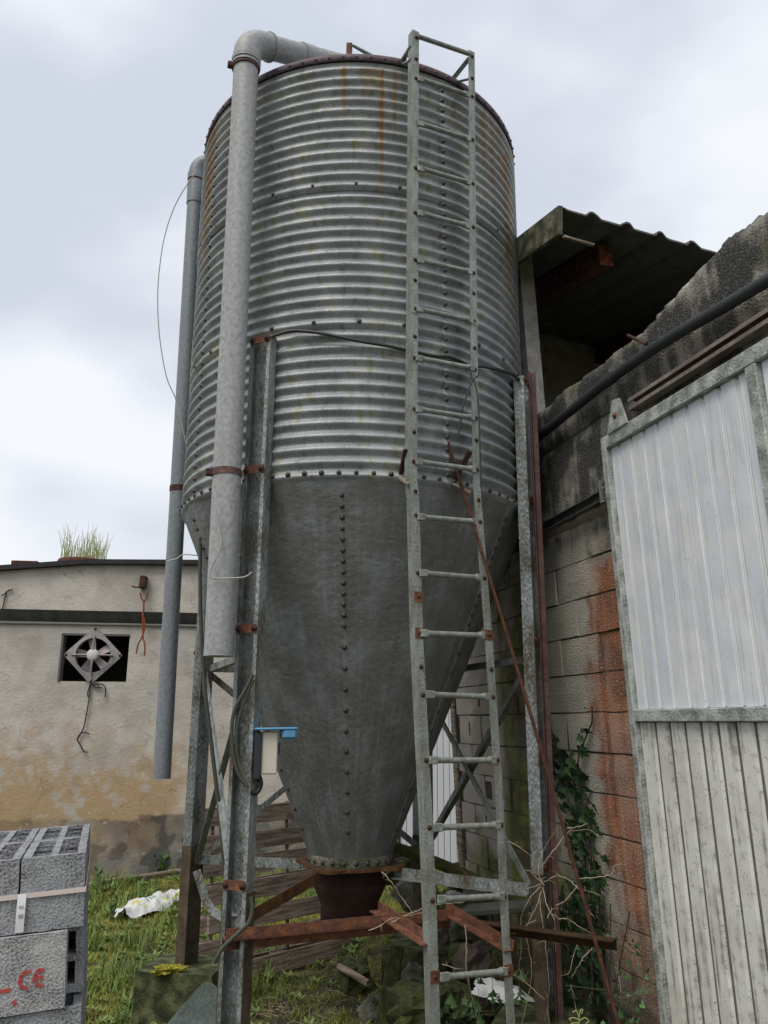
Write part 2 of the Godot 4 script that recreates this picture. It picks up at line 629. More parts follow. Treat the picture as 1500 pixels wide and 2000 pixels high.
func make_building() -> void:
	var x := bld_x
	var t := thing("farm_building", "low farm building with grey beige render, orange stains and a dark plinth", "building", x)
	var m := mat(building_texture(), Color.WHITE, 0.95)
	m.normal_enabled = true
	m.normal_texture = bump_tex(109, 0.12, 768, 3.0)
	m.normal_scale = 0.18
	var uv := func(p: Vector2) -> Vector2: return Vector2((p.x + 2.6) / 6.4, (3.65 - p.y) / 3.9)
	var face := func(st: SurfaceTool, u0: float, u1: float, h0: float, h1: float, z: float) -> void:
		quad(st, Vector3(u0, h0, z), Vector3(u1, h0, z), Vector3(u1, h1, z), Vector3(u0, h1, z), uv.call(Vector2(u0, h0)), uv.call(Vector2(u1, h0)), uv.call(Vector2(u1, h1)), uv.call(Vector2(u0, h1)))
	var st := begin()
	st.set_smooth_group(-1)
	var wu0 := -0.436
	var wu1 := 0.342
	var wh0 := 2.162
	var wh1 := 2.714
	face.call(st, -2.6, wu0, -0.3, 2.85, 0.0)
	face.call(st, wu1, 3.58, -0.3, 2.85, 0.0)
	face.call(st, wu0, wu1, -0.3, wh0, 0.0)
	face.call(st, wu0, wu1, wh1, 2.85, 0.0)
	var rv := [Vector2(wu0, wh0), Vector2(wu1, wh0), Vector2(wu1, wh1), Vector2(wu0, wh1)]
	for i in 4:
		var p: Vector2 = rv[i]
		var q: Vector2 = rv[(i + 1) % 4]
		quad(st, Vector3(p.x, p.y, -0.22), Vector3(q.x, q.y, -0.22), Vector3(q.x, q.y, 0), Vector3(p.x, p.y, 0), uv.call(p), uv.call(q), uv.call(q), uv.call(p))
	# right end of the wall, a jamb by the gate
	quad(st, Vector3(3.58, -0.3, 0), Vector3(3.58, -0.3, -0.22), Vector3(3.58, 2.85, -0.22), Vector3(3.58, 2.85, 0), uv.call(Vector2(3.5, 0)), uv.call(Vector2(3.58, 0)), uv.call(Vector2(3.58, 2.8)), uv.call(Vector2(3.5, 2.8)))
	put("wall", st, m, t)
	# the room behind the fan opening
	st = begin()
	box(st, Transform3D(Basis(), Vector3(0.5, 1.25, -3.2)), Vector3(6.2, 3.2, 0.1))
	box(st, Transform3D(Basis(), Vector3(-2.6, 1.25, -1.7)), Vector3(0.1, 3.2, 3.1))
	box(st, Transform3D(Basis(), Vector3(3.52, 1.25, -1.7)), Vector3(0.1, 3.2, 2.9))
	box(st, Transform3D(Basis(), Vector3(0.5, 2.9, -1.72)), Vector3(6.3, 0.1, 3.0))
	put("inner_wall", st, plain(lin(.4, .39, .37), 1.0), t)
	# parapet standing proud of the wall, with a cove under it
	st = begin()
	st.set_smooth_group(-1)
	var tops := [Vector2(-2.6, 3.3), Vector2(-1.2, 3.415), Vector2(-0.2, 3.52), Vector2(1.1, 3.55), Vector2(3.58, 3.55)]
	for i in 4:
		var a: Vector2 = tops[i]
		var b: Vector2 = tops[i + 1]
		quad(st, Vector3(a.x, 2.975, .13), Vector3(b.x, 2.975, .13), Vector3(b.x, b.y, .13), Vector3(a.x, a.y, .13), uv.call(Vector2(a.x, 2.975)), uv.call(Vector2(b.x, 2.975)), uv.call(b), uv.call(a))
	put("parapet", st, m, t)
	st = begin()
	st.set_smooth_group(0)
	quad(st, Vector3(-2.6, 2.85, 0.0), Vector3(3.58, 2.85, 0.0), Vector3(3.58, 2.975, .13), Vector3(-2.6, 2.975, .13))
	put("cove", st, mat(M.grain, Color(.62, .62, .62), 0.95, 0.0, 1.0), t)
	st = begin()
	for i in 4:
		var a2: Vector2 = tops[i]
		var b2: Vector2 = tops[i + 1]
		bar(st, Vector3(a2.x - 0.004, a2.y + 0.03, -1.5), Vector3(b2.x + 0.004, b2.y + 0.03, -1.5), 3.42, 0.055)
	put("roof_edge", st, mat(M.grain, Color(.33, .32, .33), 0.9, 0.0, 1.0), t)
	st = begin()
	tube(st, [Vector3(-2.6, 2.826, .022), Vector3(0, 2.832, .022), Vector3(3.5, 2.836, .022)], 0.016, 8)
	put("conduit", st, plain(lin(.3, .3, .28), 0.6), t)
	st = begin()
	for e in [[Vector3(wu0 + .012, wh0, .0), Vector3(wu0 + .012, wh1, .0)], [Vector3(wu0, wh1 - .008, .0), Vector3(wu1, wh1 - .008, .0)]]:
		bar(st, e[0], e[1], 0.024, 0.03, Vector3.BACK)
	put("window_frame", st, plain(lin(.1, .1, .095), 0.7), t)

	# ventilation fan
	var f := thing("ventilation_fan", "square grey ventilation fan set cornerwise in a dark wall opening", "fan", x * Transform3D(Basis(), Vector3(-0.055, 2.465, 0.03)))
	var fm := mat(M.grain, Color(.95, .93, .93), 0.6, 0.0, 3.0)
	st = begin()
	st.set_smooth_group(-1)
	var sq := func(k: int, n: int, r: float) -> Vector2:
		# a diamond outline sampled by angle, with clipped corners
		var a3 := TAU * k / n
		var d := Vector2(cos(a3), sin(a3))
		return d * minf(0.345 * 0.985 / (absf(d.x) + absf(d.y)) * 1.0, 0.33)
	var n := 48
	for k in n:
		var o0: Vector2 = sq.call(k, n, 0)
		var o1: Vector2 = sq.call(k + 1, n, 0)
		var i0 := Vector2(cos(TAU * k / n), sin(TAU * k / n)) * 0.2
		var i1 := Vector2(cos(TAU * (k + 1) / n), sin(TAU * (k + 1) / n)) * 0.2
		quad(st, Vector3(i0.x, i0.y, .012), Vector3(o0.x, o0.y, 0), Vector3(o1.x, o1.y, 0), Vector3(i1.x, i1.y, .012))
		quad(st, Vector3(o0.x, o0.y, 0), Vector3(o0.x, o0.y, -.025), Vector3(o1.x, o1.y, -.025), Vector3(o1.x, o1.y, 0))
		quad(st, Vector3(i0.x, i0.y, -.09), Vector3(i0.x, i0.y, .012), Vector3(i1.x, i1.y, .012), Vector3(i1.x, i1.y, -.09))
	put("frame", st, fm, f)
	for k in 4:
		var d2 := Vector3(cos(PI / 2 * k), sin(PI / 2 * k), 0)
		st = begin()
		tube(st, [d2 * 0.05 + Vector3(0, 0, .035), d2 * 0.14 + Vector3(0, 0, .04), d2 * 0.235 + Vector3(0, 0, .014)], [0.016, 0.011, 0.009], 8)
		put("strut", st, fm, f)
	st = begin()
	lathe(st, [Vector2(0.001, .055), Vector2(.05, .052), Vector2(.066, .042), Vector2(.07, .02), Vector2(.07, -.06)], 24)
	put("motor", st, plain(lin(.55, .55, .54), 0.6), f).rotation.x = PI / 2
	for k in 5:
		st = begin()
		st.set_smooth_group(-1)
		var q2 := [Vector3(.06, -.035, -.02), Vector3(.19, -.05, -.005), Vector3(.19, .05, -.06), Vector3(.06, .03, -.045)]
		var rot := Basis(Vector3.BACK, TAU * k / 5 + 0.5)
		var p4 := []
		for e in q2: p4.append(rot * e)
		quad(st, p4[0], p4[1], p4[2], p4[3])
		var back := Vector3(0, 0, -.006)
		quad(st, p4[3] + back, p4[2] + back, p4[1] + back, p4[0] + back)
		put("blade", st, plain(lin(.33, .27, .29), 0.6), f)
	for k in 4:
		var d3 := Vector3(cos(PI / 2 * k), sin(PI / 2 * k), 0) * 0.305
		put_mesh("bolt", bolt_mesh(), M.black, f, Transform3D(Basis(Vector3.RIGHT, PI / 2), d3 + Vector3(0, 0, .003)))

	# cable hanging from the fan
	var c := thing("hanging_cable", "frayed dark cable hanging down the wall below the fan", "cable", x * Transform3D(Basis(), Vector3(-0.06, 1.3, 0.02)))
	for line in [[[180, 1325], [176, 1345], [174, 1365], [167, 1405], [162, 1425], [154, 1437], [151, 1445], [157, 1455], [163, 1467], [171, 1469]], [[179, 1330], [172, 1350], [172, 1362]], [[183, 1338], [190, 1336], [200, 1337], [206, 1345], [205, 1362]], [[152, 1443], [158, 1433], [165, 1430], [175, 1434]], [[178, 1335], [186, 1342], [199, 1343]], [[174, 1340], [186, 1336], [194, 1341]]]:
		var pts := []
		for p in line: pts.append(x * (on_plane(p[0], p[1], x, 0.03)))
		st = begin()
		tube(st, curve_pts(pts, 5), 0.0075, 6)
		gput("strand", st, plain(lin(.035, .03, .027), 0.8), c)

	# iron bracket with red cord
	var ib := thing("iron_bracket", "rusty iron bracket sticking out under the flat roof edge", "bracket", x * Transform3D(Basis(), Vector3(0.48, 3.25, 0.13)))
	st = begin()
	cbox(st, Transform3D(Basis(Vector3.BACK, -0.06), Vector3(0, .07, .06)), Vector3(.075, .145, .12), .008)
	put("stub", st, M.dark_rust, ib)
	st = begin()
	tube(st, [Vector3(-.03, 0, .1), Vector3(-.08, .0, .12), Vector3(-.12, .012, .12)], 0.011, 6)
	put("hook", st, M.rust, ib)
	var rc := thing("red_cord", "knotted red cord dangling from the rusty iron bracket", "cord", x * Transform3D(Basis(), Vector3(0.48, 2.5, 0.2)))
	for line in [[[274, 1158], [276, 1168], [280, 1175], [281, 1190], [279, 1205], [279, 1225], [278, 1243], [270, 1258], [266, 1277]], [[289, 1158], [285, 1170], [281, 1176], [280, 1192], [278, 1203]], [[281, 1205], [283, 1225], [279, 1243], [283, 1260], [282, 1281]]]:
		var pts2 := []
		for p in line: pts2.append(x * on_plane(p[0], p[1], x, 0.2))
		st = begin()
		tube(st, curve_pts(pts2, 5), 0.0095, 6)
		gput("strand", st, plain(lin(.24, .055, .03), 0.8), rc)
	# wire clamp at the far left of the parapet
	var wc := thing("wire_anchor", "small black wire anchor on the parapet above the orange stain", "wire", x * Transform3D(Basis(), Vector3(-1.1, 3.2, 0.13)))
	for line in [[[24, 1152], [14, 1155], [8, 1161], [2, 1162]], [[14, 1155], [9, 1170], [6, 1185], [2, 1194]], [[24, 1150], [20, 1153], [16, 1152]]]:
		var pts3 := []
		for p in line: pts3.append(x * on_plane(p[0], p[1], x, 0.15))
		st = begin()
		tube(st, curve_pts(pts3, 4), 0.007, 6)
		gput("strand", st, M.black, wc)
	# chimney stump with grass
	var ch := thing("chimney_stump", "low terracotta chimney stump with grass growing from it on the roof", "chimney", x * Transform3D(Basis(), Vector3(-0.355, 3.52, -0.3)))
	st = begin()
	lathe(st, [Vector2(.01, .06), Vector2(.25, .06), Vector2(.26, .12), Vector2(.29, .125), Vector2(.3, .1), Vector2(.295, .06), Vector2(.315, .03), Vector2(.315, -.08)], 28)
	put("rim", st, mat(M.rust.albedo_texture, Color(.85, .82, .8), 0.95, 0.0, 2.0), ch)
	for e in [[-.62, .02, .3], [.42, .0, .2]]:
		st = begin()
		box(st, Transform3D(Basis(), Vector3(e[0], e[1] + .02, .1)), Vector3(e[2], .05, .3))
		put("mortar", st, mat(M.rust.albedo_texture, Color(.75, .7, .68), 0.95, 0.0, 2.0), ch)
	var gt := thing("grass_tuft", "tuft of pale seeding grass growing on the chimney stump", "grass", x * Transform3D(Basis(), Vector3(-0.355, 3.6, -0.3)))
	st = begin()
	st.set_smooth_group(0)
	for k in 150:
		var bx := Vector3(rng.randf_range(-.26, .26), .05, rng.randf_range(-.2, .2))
		var hgt := rng.randf_range(.12, .36) * (1.0 if k % 3 else 1.35)
		var lean := Vector3(rng.randf_range(-.12, .12), 0, rng.randf_range(-.1, .1)) * hgt * 2.0
		var w := 0.0035
		for s in 3:
			var t0 := s / 3.0
			var t1 := (s + 1) / 3.0
			var p0 := bx + Vector3(0, hgt * t0, 0) + lean * t0 * t0
			var p1 := bx + Vector3(0, hgt * t1, 0) + lean * t1 * t1
			var w0 := w * (1.0 - t0 * 0.6)
			var w1 := w * (1.0 - t1 * 0.6) * (2.0 if (s == 1 and k % 2 == 0) else 1.0)
			quad(st, p0 - Vector3(w0, 0, 0), p0 + Vector3(w0, 0, 0), p1 + Vector3(w1, 0, 0), p1 - Vector3(w1, 0, 0))
	put("blades", st, leaf_mat(lin(.27, .3, .13)), gt)

	# ribbed white gate beyond the end of the block wall
	var g := thing("ribbed_gate", "white ribbed metal gate in the background behind the silo ladder", "gate", x * Transform3D(Basis(), Vector3(3.6, 0.06, -0.05)))
	var gm := mat(M.grain, Color(1.0, 1.0, 1.0), 0.5, 0.0, 0.6)
	gm.albedo_color = Color(1.35, 1.38, 1.42)
	for k in 14:
		st = begin()
		cbox(st, Transform3D(Basis(), Vector3(.05 + .075 * k, 1.15, 0)), Vector3(.069, 2.2, .02), .006)
		put("slat", st, M.sheet_white if M.has("sheet_white") else plain(lin(.62, .65, .68), .5), g)
	st = begin()
	box(st, Transform3D(Basis(), Vector3(.52, 1.15, -.03)), Vector3(1.1, 2.3, .02))
	put("backing", st, plain(lin(.2, .2, .2), .8), g)
	st = begin()
	box(st, Transform3D(Basis(), Vector3(1.13, 1.2, .01)), Vector3(.1, 2.5, .08))
	put("post", st, M.post, g)
	# side wall beyond the gate, closing the yard
	var sw := thing("yard_wall", "plain grey yard wall beside the white ribbed gate", "wall", x * Transform3D(Basis(), Vector3(5.8, 0, -0.1)))
	st = begin()
	box(st, Transform3D(Basis(), Vector3(0, 1.3, 0)), Vector3(9.2, 3.0, .2))
	sw.position = x * Vector3(9.4, 0, -0.1)
	put("panel", st, M.conc, sw)

func leaf_mat(c: Color) -> StandardMaterial3D:
	var m := plain(c, 0.7)
	m.backlight_enabled = true
	m.backlight = Color(c.r * 1.2, c.g * 1.3, c.b).linear_to_srgb() * 0.6
	m.cull_mode = BaseMaterial3D.CULL_DISABLED
	return m

var _bolt: ArrayMesh
func bolt_mesh() -> ArrayMesh:
	if _bolt == null:
		var st := begin()
		lathe(st, [Vector2(.0005, .012), Vector2(.006, .0108), Vector2(.0105, .006), Vector2(.0115, .003), Vector2(.016, .0025), Vector2(.0165, -.004)], 10)
		_bolt = mesh_of(st)
	return _bolt

# ---------------------------------------------------------------- block wall on the right
func wall_texture() -> ImageTexture:
	var w := 1024
	var h := 1024
	var a := noise_bytes(201, 0.006, w, h, 4, false)
	var b := noise_bytes(202, 0.02, w, h, 4, false)
	var c := noise_bytes(203, 0.3, w, h, 2, false)
	var e := noise_bytes(204, 0.012, w, h, 4, false)
	var nz := FastNoiseLite.new()
	nz.seed = 205
	nz.frequency = 1.0
	var im := Image.create(w, h, false, Image.FORMAT_RGB8)
	var base := lin(.38, .355, .30)
	var pink := lin(.52, .44, .38)
	for y in h:
		var hh := 4.0 - 4.2 * y / h
		var lr := 0.0   # left edge of the rust run
		if hh > 2.34: lr = lerpf(.6, .68, (hh - 2.34) / .25)
		elif hh > 2.04: lr = lerpf(.55, .6, (hh - 2.04) / .3)
		elif hh > 1.48: lr = lerpf(.53, .55, (hh - 1.48) / .56)
		else: lr = lerpf(.6, .53, clampf((hh - .5) / .98, 0, 1))
		var course := floori((hh - 1.97) / .205)
		for x in w:
			var i := y * w + x
			var s := -1.7 + 4.4 * x / w
			var na := a[i] / 255.0
			var nb := b[i] / 255.0
			var nc := c[i] / 255.0
			var ne := e[i] / 255.0
			var run := 0.5 + 0.5 * nz.get_noise_2d(s * 9.0, hh * 0.9)
			var col := base.lerp(pink, smoothstep(-.5, -.75, s + (nb - .5) * .2))
			col = col.lerp(lin(.3, .295, .27), smoothstep(.42, .6, na) * 0.5)
			col = col * (0.62 + 0.75 * nc)
			# rust run beside the door
			var block_shift := 0.06 * nz.get_noise_2d(course * 7.3, 3.0)
			var r := smoothstep(lr + block_shift - .05, lr + block_shift + .07, s + (nb - .5) * .16) * smoothstep(2.72, 2.5, hh + (nb - .5) * .3)
			r *= 0.68 + 0.32 * smoothstep(.3, .62, run + 0.12 * nz.get_noise_2d(course * 3.1, s * 2.0))
			r *= 1.0 if hh > 0.9 else 0.55 + 0.45 * clampf((hh - .3) / .6, 0, 1)
			var rc := lin(.3, .105, .042).lerp(lin(.17, .058, .03), smoothstep(.4, .65, ne * .5 + run * .5))
			col = col.lerp(rc * (0.6 + 0.8 * nc), clampf(r, 0, 1) * (0.93 if nc < .72 else 0.45))
			# moss on the damp stretch behind the right leg, spreading low down
			var g := smoothstep(-.72, -.58, s + (nb - .5) * .1) * smoothstep(.02, -.14, s + (nb - .5) * .3) * smoothstep(2.75, 2.2, hh + (ne - .5) * .8)
			g = maxf(g, smoothstep(1.1, .45, hh + (ne - .5) * .9) * smoothstep(.6, .1, s + (nb - .5) * .5) * 0.9)
			var gc := lin(.085, .1, .022).lerp(lin(.2, .215, .045), clampf((nb - .3) * 2.0, 0, 1)).lerp(lin(.09, .055, .03), smoothstep(.58, .7, ne) * .7)
			col = col.lerp(gc * (0.55 + 0.9 * nc), clampf(g * (0.65 + .7 * na), 0, 1) * 0.95)
			# earth splashed on the lowest courses
			col = col.lerp(lin(.06, .045, .027) * (0.6 + 0.8 * nc), smoothstep(.75, .25, hh + (nb - .5) * .5) * 0.85)
			# black algae on the concrete above, broken by washed pale runs
			var top := smoothstep(2.62, 2.9, hh + (nb - .5) * .35 - (0.14 if s > .35 else 0.0) + (0.2 if s > .62 else 0.0))
			var k := top * clampf(0.58 + 1.5 * (ne - .42) + 1.2 * (0.62 - run), 0, 1)
			if s > 0.9 and hh < 3.42: k *= 0.82
			col = col.lerp(lin(.03, .03, .03) * (0.5 + 1.0 * nc), clampf(k * 1.15, 0, 1) * (0.97 if nc < .7 else .72))
			col = col.lerp(lin(.075, .08, .03), smoothstep(3.5, 3.62, hh + (nb - .5) * .2) * smoothstep(.5, .62, na) * .6)
			im.set_pixel(x, y, col.linear_to_srgb())
	return ImageTexture.create_from_image(im)

func wuv(s: float, h: float) -> Vector2:
	return Vector2((s + 1.7) / 4.4, (4.0 - h) / 4.2)

func wall_block(s0: float, s1: float, h0: float, h1: float, holes := []) -> ArrayMesh:
	var st := begin()
	st.set_smooth_group(-1)
	var g := 0.0045
	var z := rng.randf_range(-.003, .003)
	var tilt := rng.randf_range(-.004, .004)
	var xs := [s0 + g, lerpf(s0, s1, .3), lerpf(s0, s1, .68), s1 - g]
	var ys := [h0 + g, lerpf(h0, h1, .5), h1 - g]
	if holes.size() > 0:
		var q: Array = holes[0]
		xs = [s0 + g, q[0], q[1], s1 - g]
		ys = [h0 + g, q[2], q[3], h1 - g]
	var p := []
	for j in ys.size():
		var row := []
		for i in xs.size():
			var edge := i == 0 or i == xs.size() - 1 or j == 0 or j == ys.size() - 1
			row.append(Vector3(xs[i] + rng.randf_range(-.003, .003), ys[j] + rng.randf_range(-.003, .003), z + tilt * (i - 1.5) + rng.randf_range(-.0025, .0025) - (.004 if edge else 0.0)))
		p.append(row)
	var uvq := func(a: Vector3, b: Vector3, c: Vector3, d: Vector3) -> void:
		quad(st, a, b, c, d, wuv(a.x, a.y), wuv(b.x, b.y), wuv(c.x, c.y), wuv(d.x, d.y))
	for j in ys.size() - 1:
		for i in xs.size() - 1:
			if holes.size() > 0 and i == 1 and j == 1:
				var c4 := [p[1][1], p[1][2], p[2][2], p[2][1]]
				var dz := Vector3(0, 0, -.11)
				for k in 4:
					var u: Vector3 = c4[k]
					var v: Vector3 = c4[(k + 1) % 4]
					uvq.call(u + dz, v + dz, v, u)
				uvq.call(c4[0] + dz, c4[1] + dz, c4[2] + dz, c4[3] + dz)
				continue
			uvq.call(p[j][i], p[j][i + 1], p[j + 1][i + 1], p[j + 1][i])
	# sides running back into the joint
	var loop := []
	for i in xs.size(): loop.append(p[0][i])
	for j in range(1, ys.size()): loop.append(p[j][xs.size() - 1])
	for i in range(xs.size() - 2, -1, -1): loop.append(p[ys.size() - 1][i])
	for j in range(ys.size() - 2, 0, -1): loop.append(p[j][0])
	for i in loop.size():
		var a: Vector3 = loop[i]
		var b: Vector3 = loop[(i + 1) % loop.size()]
		var back := Vector3(0, 0, -.03)
		uvq.call(a + back, b + back, b, a)
	return mesh_of(st)

func make_wall() -> void:
	var t := thing("block_wall", "grey concrete block wall streaked with rust, moss and black algae", "wall", wall_x)
	var m := mat(wall_texture(), Color.WHITE, 0.97)
	m.normal_enabled = true
	m.normal_texture = bump_tex(211, 0.4, 1024, 4.0, 2)
	m.normal_scale = 0.45
	M.wall = m
	var st := begin()
	box(st, Transform3D(Basis(), Vector3(.75, 1.72, -.105)), Vector3(4.6, 3.7, .186))
	var core := put("mortar_core", st, mat(M.grain, Color(.56, .53, .48), 1.0, 0.0, 2.0), t)
	core.name = "mortar_core"
	var holes := {}
	var h0 := 1.97 - .205 * 10
	for k in 14:
		var y0 := h0 + .205 * k
		# the course between 2.38 and 2.585 has a joint at s = 0.25
		var odd := (k - 12) % 2 != 0
		var s := .25 + (.21 if odd else 0.0) - .42 * 5
		while s < 1.5:
			var a := maxf(s, -1.47)
			var b := minf(s + .42, 1.45)
			if b - a > .06:
				var hl := []
				var j := rng.randf_range(-.008, .008)
				if k == 6 and a < -.93 and b > -.93: hl = [[-1.0, -.88, y0 + .05, y0 + .17]]
				elif k in [5, 8, 9, 3] and b < -.75 and a < -1.0 and b > -1.2: hl = [[(a + b) / 2 - .016, (a + b) / 2 + .016, y0 + .06, y0 + .15]]
				put_mesh("block", wall_block(a + j * 0.3, b, y0, y0 + .205 + rng.randf_range(-.002, .002), hl), m, t)
			s += .42
	# plastered jamb at the far end of the wall
	st = begin()
	cbox(st, Transform3D(Basis(), Vector3(-1.52, 1.4, -.09)), Vector3(.09, 2.9, .21), .008)
	put("jamb", st, M.wood_pale, t)
	# rough cast concrete above the blocks
	var nz := FastNoiseLite.new()
	nz.seed = 88
	nz.frequency = 2.2
	nz.fractal_octaves = 4
	var rng_h := [[2.845, 3.3], [3.312, 0.0]]
	for part in 2:
		st = begin()
		st.set_smooth_group(0)
		var ns := 330
		var nh := 10
		var pt := func(i: int, j: int) -> Vector3:
			var s2 := -1.56 + 4.5 * i / ns
			var lo: float = rng_h[part][0]
			var hi: float = rng_h[part][1]
			if part == 1:
				hi = 3.61 + .115 * smoothstep(1.2, 2.0, s2) + .022 * nz.get_noise_1d(s2 * 1.3) + .02 * nz.get_noise_1d(s2 * 11.0 + 50.0) + .012 * nz.get_noise_1d(s2 * 40.0)
			var f := float(j) / nh
			var hh := lerpf(lo, hi, f)
			var z := .007 * nz.get_noise_2d(s2 * 1.5, hh * 1.5) + .004 * nz.get_noise_2d(s2 * 9.0, hh * 9.0) + .004
			if part == 1 and f > .85: z -= .05 * pow((f - .85) / .15, 2.0)
			if (part == 0 and (j == 0 or j == nh)) or (part == 1 and j == 0): z -= .012
			return Vector3(s2, hh, z)
		for i in ns:
			for j in nh:
				var q := [pt.call(i, j), pt.call(i + 1, j), pt.call(i + 1, j + 1), pt.call(i, j + 1)]
				quad(st, q[0], q[1], q[2], q[3], wuv(q[0].x, q[0].y), wuv(q[1].x, q[1].y), wuv(q[2].x, q[2].y), wuv(q[3].x, q[3].y))
			if part == 1:
				var e0: Vector3 = pt.call(i, nh)
				var e1: Vector3 = pt.call(i + 1, nh)
				var b0 := Vector3(e0.x, e0.y - .02, -.2)
				var b1 := Vector3(e1.x, e1.y - .02, -.2)
				quad(st, e0, e1, b1, b0, wuv(e0.x, e0.y), wuv(e1.x, e1.y), wuv(b1.x, b1.y), wuv(b0.x, b0.y))
				quad(st, b0, b1, Vector3(e1.x, 3.2, -.2), Vector3(e0.x, 3.2, -.2), wuv(e0.x, e0.y), wuv(e1.x, e1.y), wuv(b1.x, b1.y), wuv(b0.x, b0.y))
		put(["lintel_band", "parapet"][part], st, m, t)

	# dark pipe along the top
	var p := thing("wall_pipe", "dark grey pipe running along the top of the block wall", "pipe", wall_x * Transform3D(Basis(), Vector3(1.0, 3.4, .06)))
	var pts := []
	for e in [[1046, 858], [1120, 798], [1190, 742], [1290, 672], [1400, 607], [1500, 547]]:
		pts.append(wall_x * on_plane(e[0], e[1], wall_x, .055))
	pts.push_front(pts[0] + (pts[0] - pts[1]).normalized() * 1.2)
	pts.append(pts[pts.size() - 1] + (pts[pts.size() - 1] - pts[pts.size() - 2]).normalized() * 1.2)
	st = begin()
	tube(st, curve_pts(pts, 6), .027, 14)
	gput("pipe", st, mat(M.grain, Color(.33, .36, .38), .6, 0.0, 2.0), p)
	st = begin()
	var mid: Vector3 = pts[3]
	var dir: Vector3 = (pts[4] - pts[2]).normalized()
	tube(st, [mid - dir * .045, mid + dir * .045], .031, 14)
	gput("sleeve", st, mat(M.grain, Color(.33, .36, .38), .6, 0.0, 2.0), p)
	for e in [[1226, 655, 1262, 672]]:
		st = begin()
		tube(st, [wall_x * on_plane(e[0], e[1], wall_x, .03), wall_x * on_plane(e[2], e[3], wall_x, .07)], .008, 6)
		gput("hook", st, M.dark_rust, p)
	# short guide rail left of the door
	var gr := thing("guide_rail", "short steel guide rail fixed to the wall left of the sliding door", "rail", wall_x * Transform3D(Basis(), Vector3(.5, 2.85, .03)))
	st = begin()
	var ga := wall_x * on_plane(1052, 1040, wall_x, .03)
	var gb := wall_x * on_plane(1190, 966, wall_x, .03)
	sweep(st, channel_poly(.055, .04, .005), gb, ga, wall_x.basis.z)
	gput("channel", st, mat(M.galv.albedo_texture, Color(.6, .6, .6), .6, .2, 1.5), gr)
	st = begin()
	box(st, Transform3D(wall_x.basis, wall_x * (on_plane(1183, 960, wall_x, .04))), Vector3(.03, .12, .06))
	gput("end_plate", st, M.post, gr)

# ---------------------------------------------------------------- sliding door
func door_texture() -> ImageTexture:
	var w := 640
	var h := 1024
	var a := noise_bytes(301, 0.01, w, h, 4, false)
	var b := noise_bytes(302, 0.05, w, h, 4, false)
	var c := noise_bytes(303, 0.3, w, h, 2, false)
	var nz := FastNoiseLite.new()
	nz.seed = 305
	nz.frequency = 1.0
	nz.fractal_octaves = 4
	var im := Image.create(w, h, false, Image.FORMAT_RGB8)
	for y in h:
		var hh := 3.2 - 3.2 * y / h
		for x in w:
			var i := y * w + x
			var s := 1.0 + 2.3 * x / w
			var na := a[i] / 255.0
			var nb := b[i] / 255.0
			var nc := c[i] / 255.0
			var run := 0.5 + 0.5 * nz.get_noise_2d(s * 22.0, hh * 1.2)
			var col: Color
			if hh > 1.74:
				col = lin(.66, .70, .76).lerp(lin(.75, .77, .79), clampf((na - .3) * 2.0, 0, 1))
				col = col.lerp(lin(.5, .51, .46), smoothstep(.55, .78, run) * .45)
				var drip := .5 + .5 * nz.get_noise_2d(s * 60.0 + 7.0, hh * .8)
				col = col.lerp(lin(.4, .42, .36), smoothstep(.66, .8, drip) * .4)
				# scuffs
				if absf(nz.get_noise_2d(s * 14.0 + hh * 9.0, hh * 2.2 - s)) < .008 and nb > .55: col = col.lerp(lin(.3, .32, .35), .5)
			else:
				col = lin(.72, .725, .69).lerp(lin(.62, .62, .57), clampf((na - .35) * 2.2, 0, 1))
				# green-black streaks of dirt
				var dirt := smoothstep(.54, .86, run * .8 + nb * .2 + .10 * smoothstep(1.2, .2, hh) + .12 * smoothstep(1.5, 1.74, hh))
				col = col.lerp(lin(.14, .135, .1), dirt * .8)
				if nc > .76 and nb > .56: col = col.lerp(lin(.12, .12, .09), .5)
				if absf(nz.get_noise_2d(s * 10.0 + hh * 12.0, hh * 2.0 - s * 3.0)) < .012 and nb > .5: col = col.lerp(lin(.12, .11, .09), .6)
			col = col * (0.94 + .12 * nc)
			im.set_pixel(x, y, col.linear_to_srgb())
	return ImageTexture.create_from_image(im)

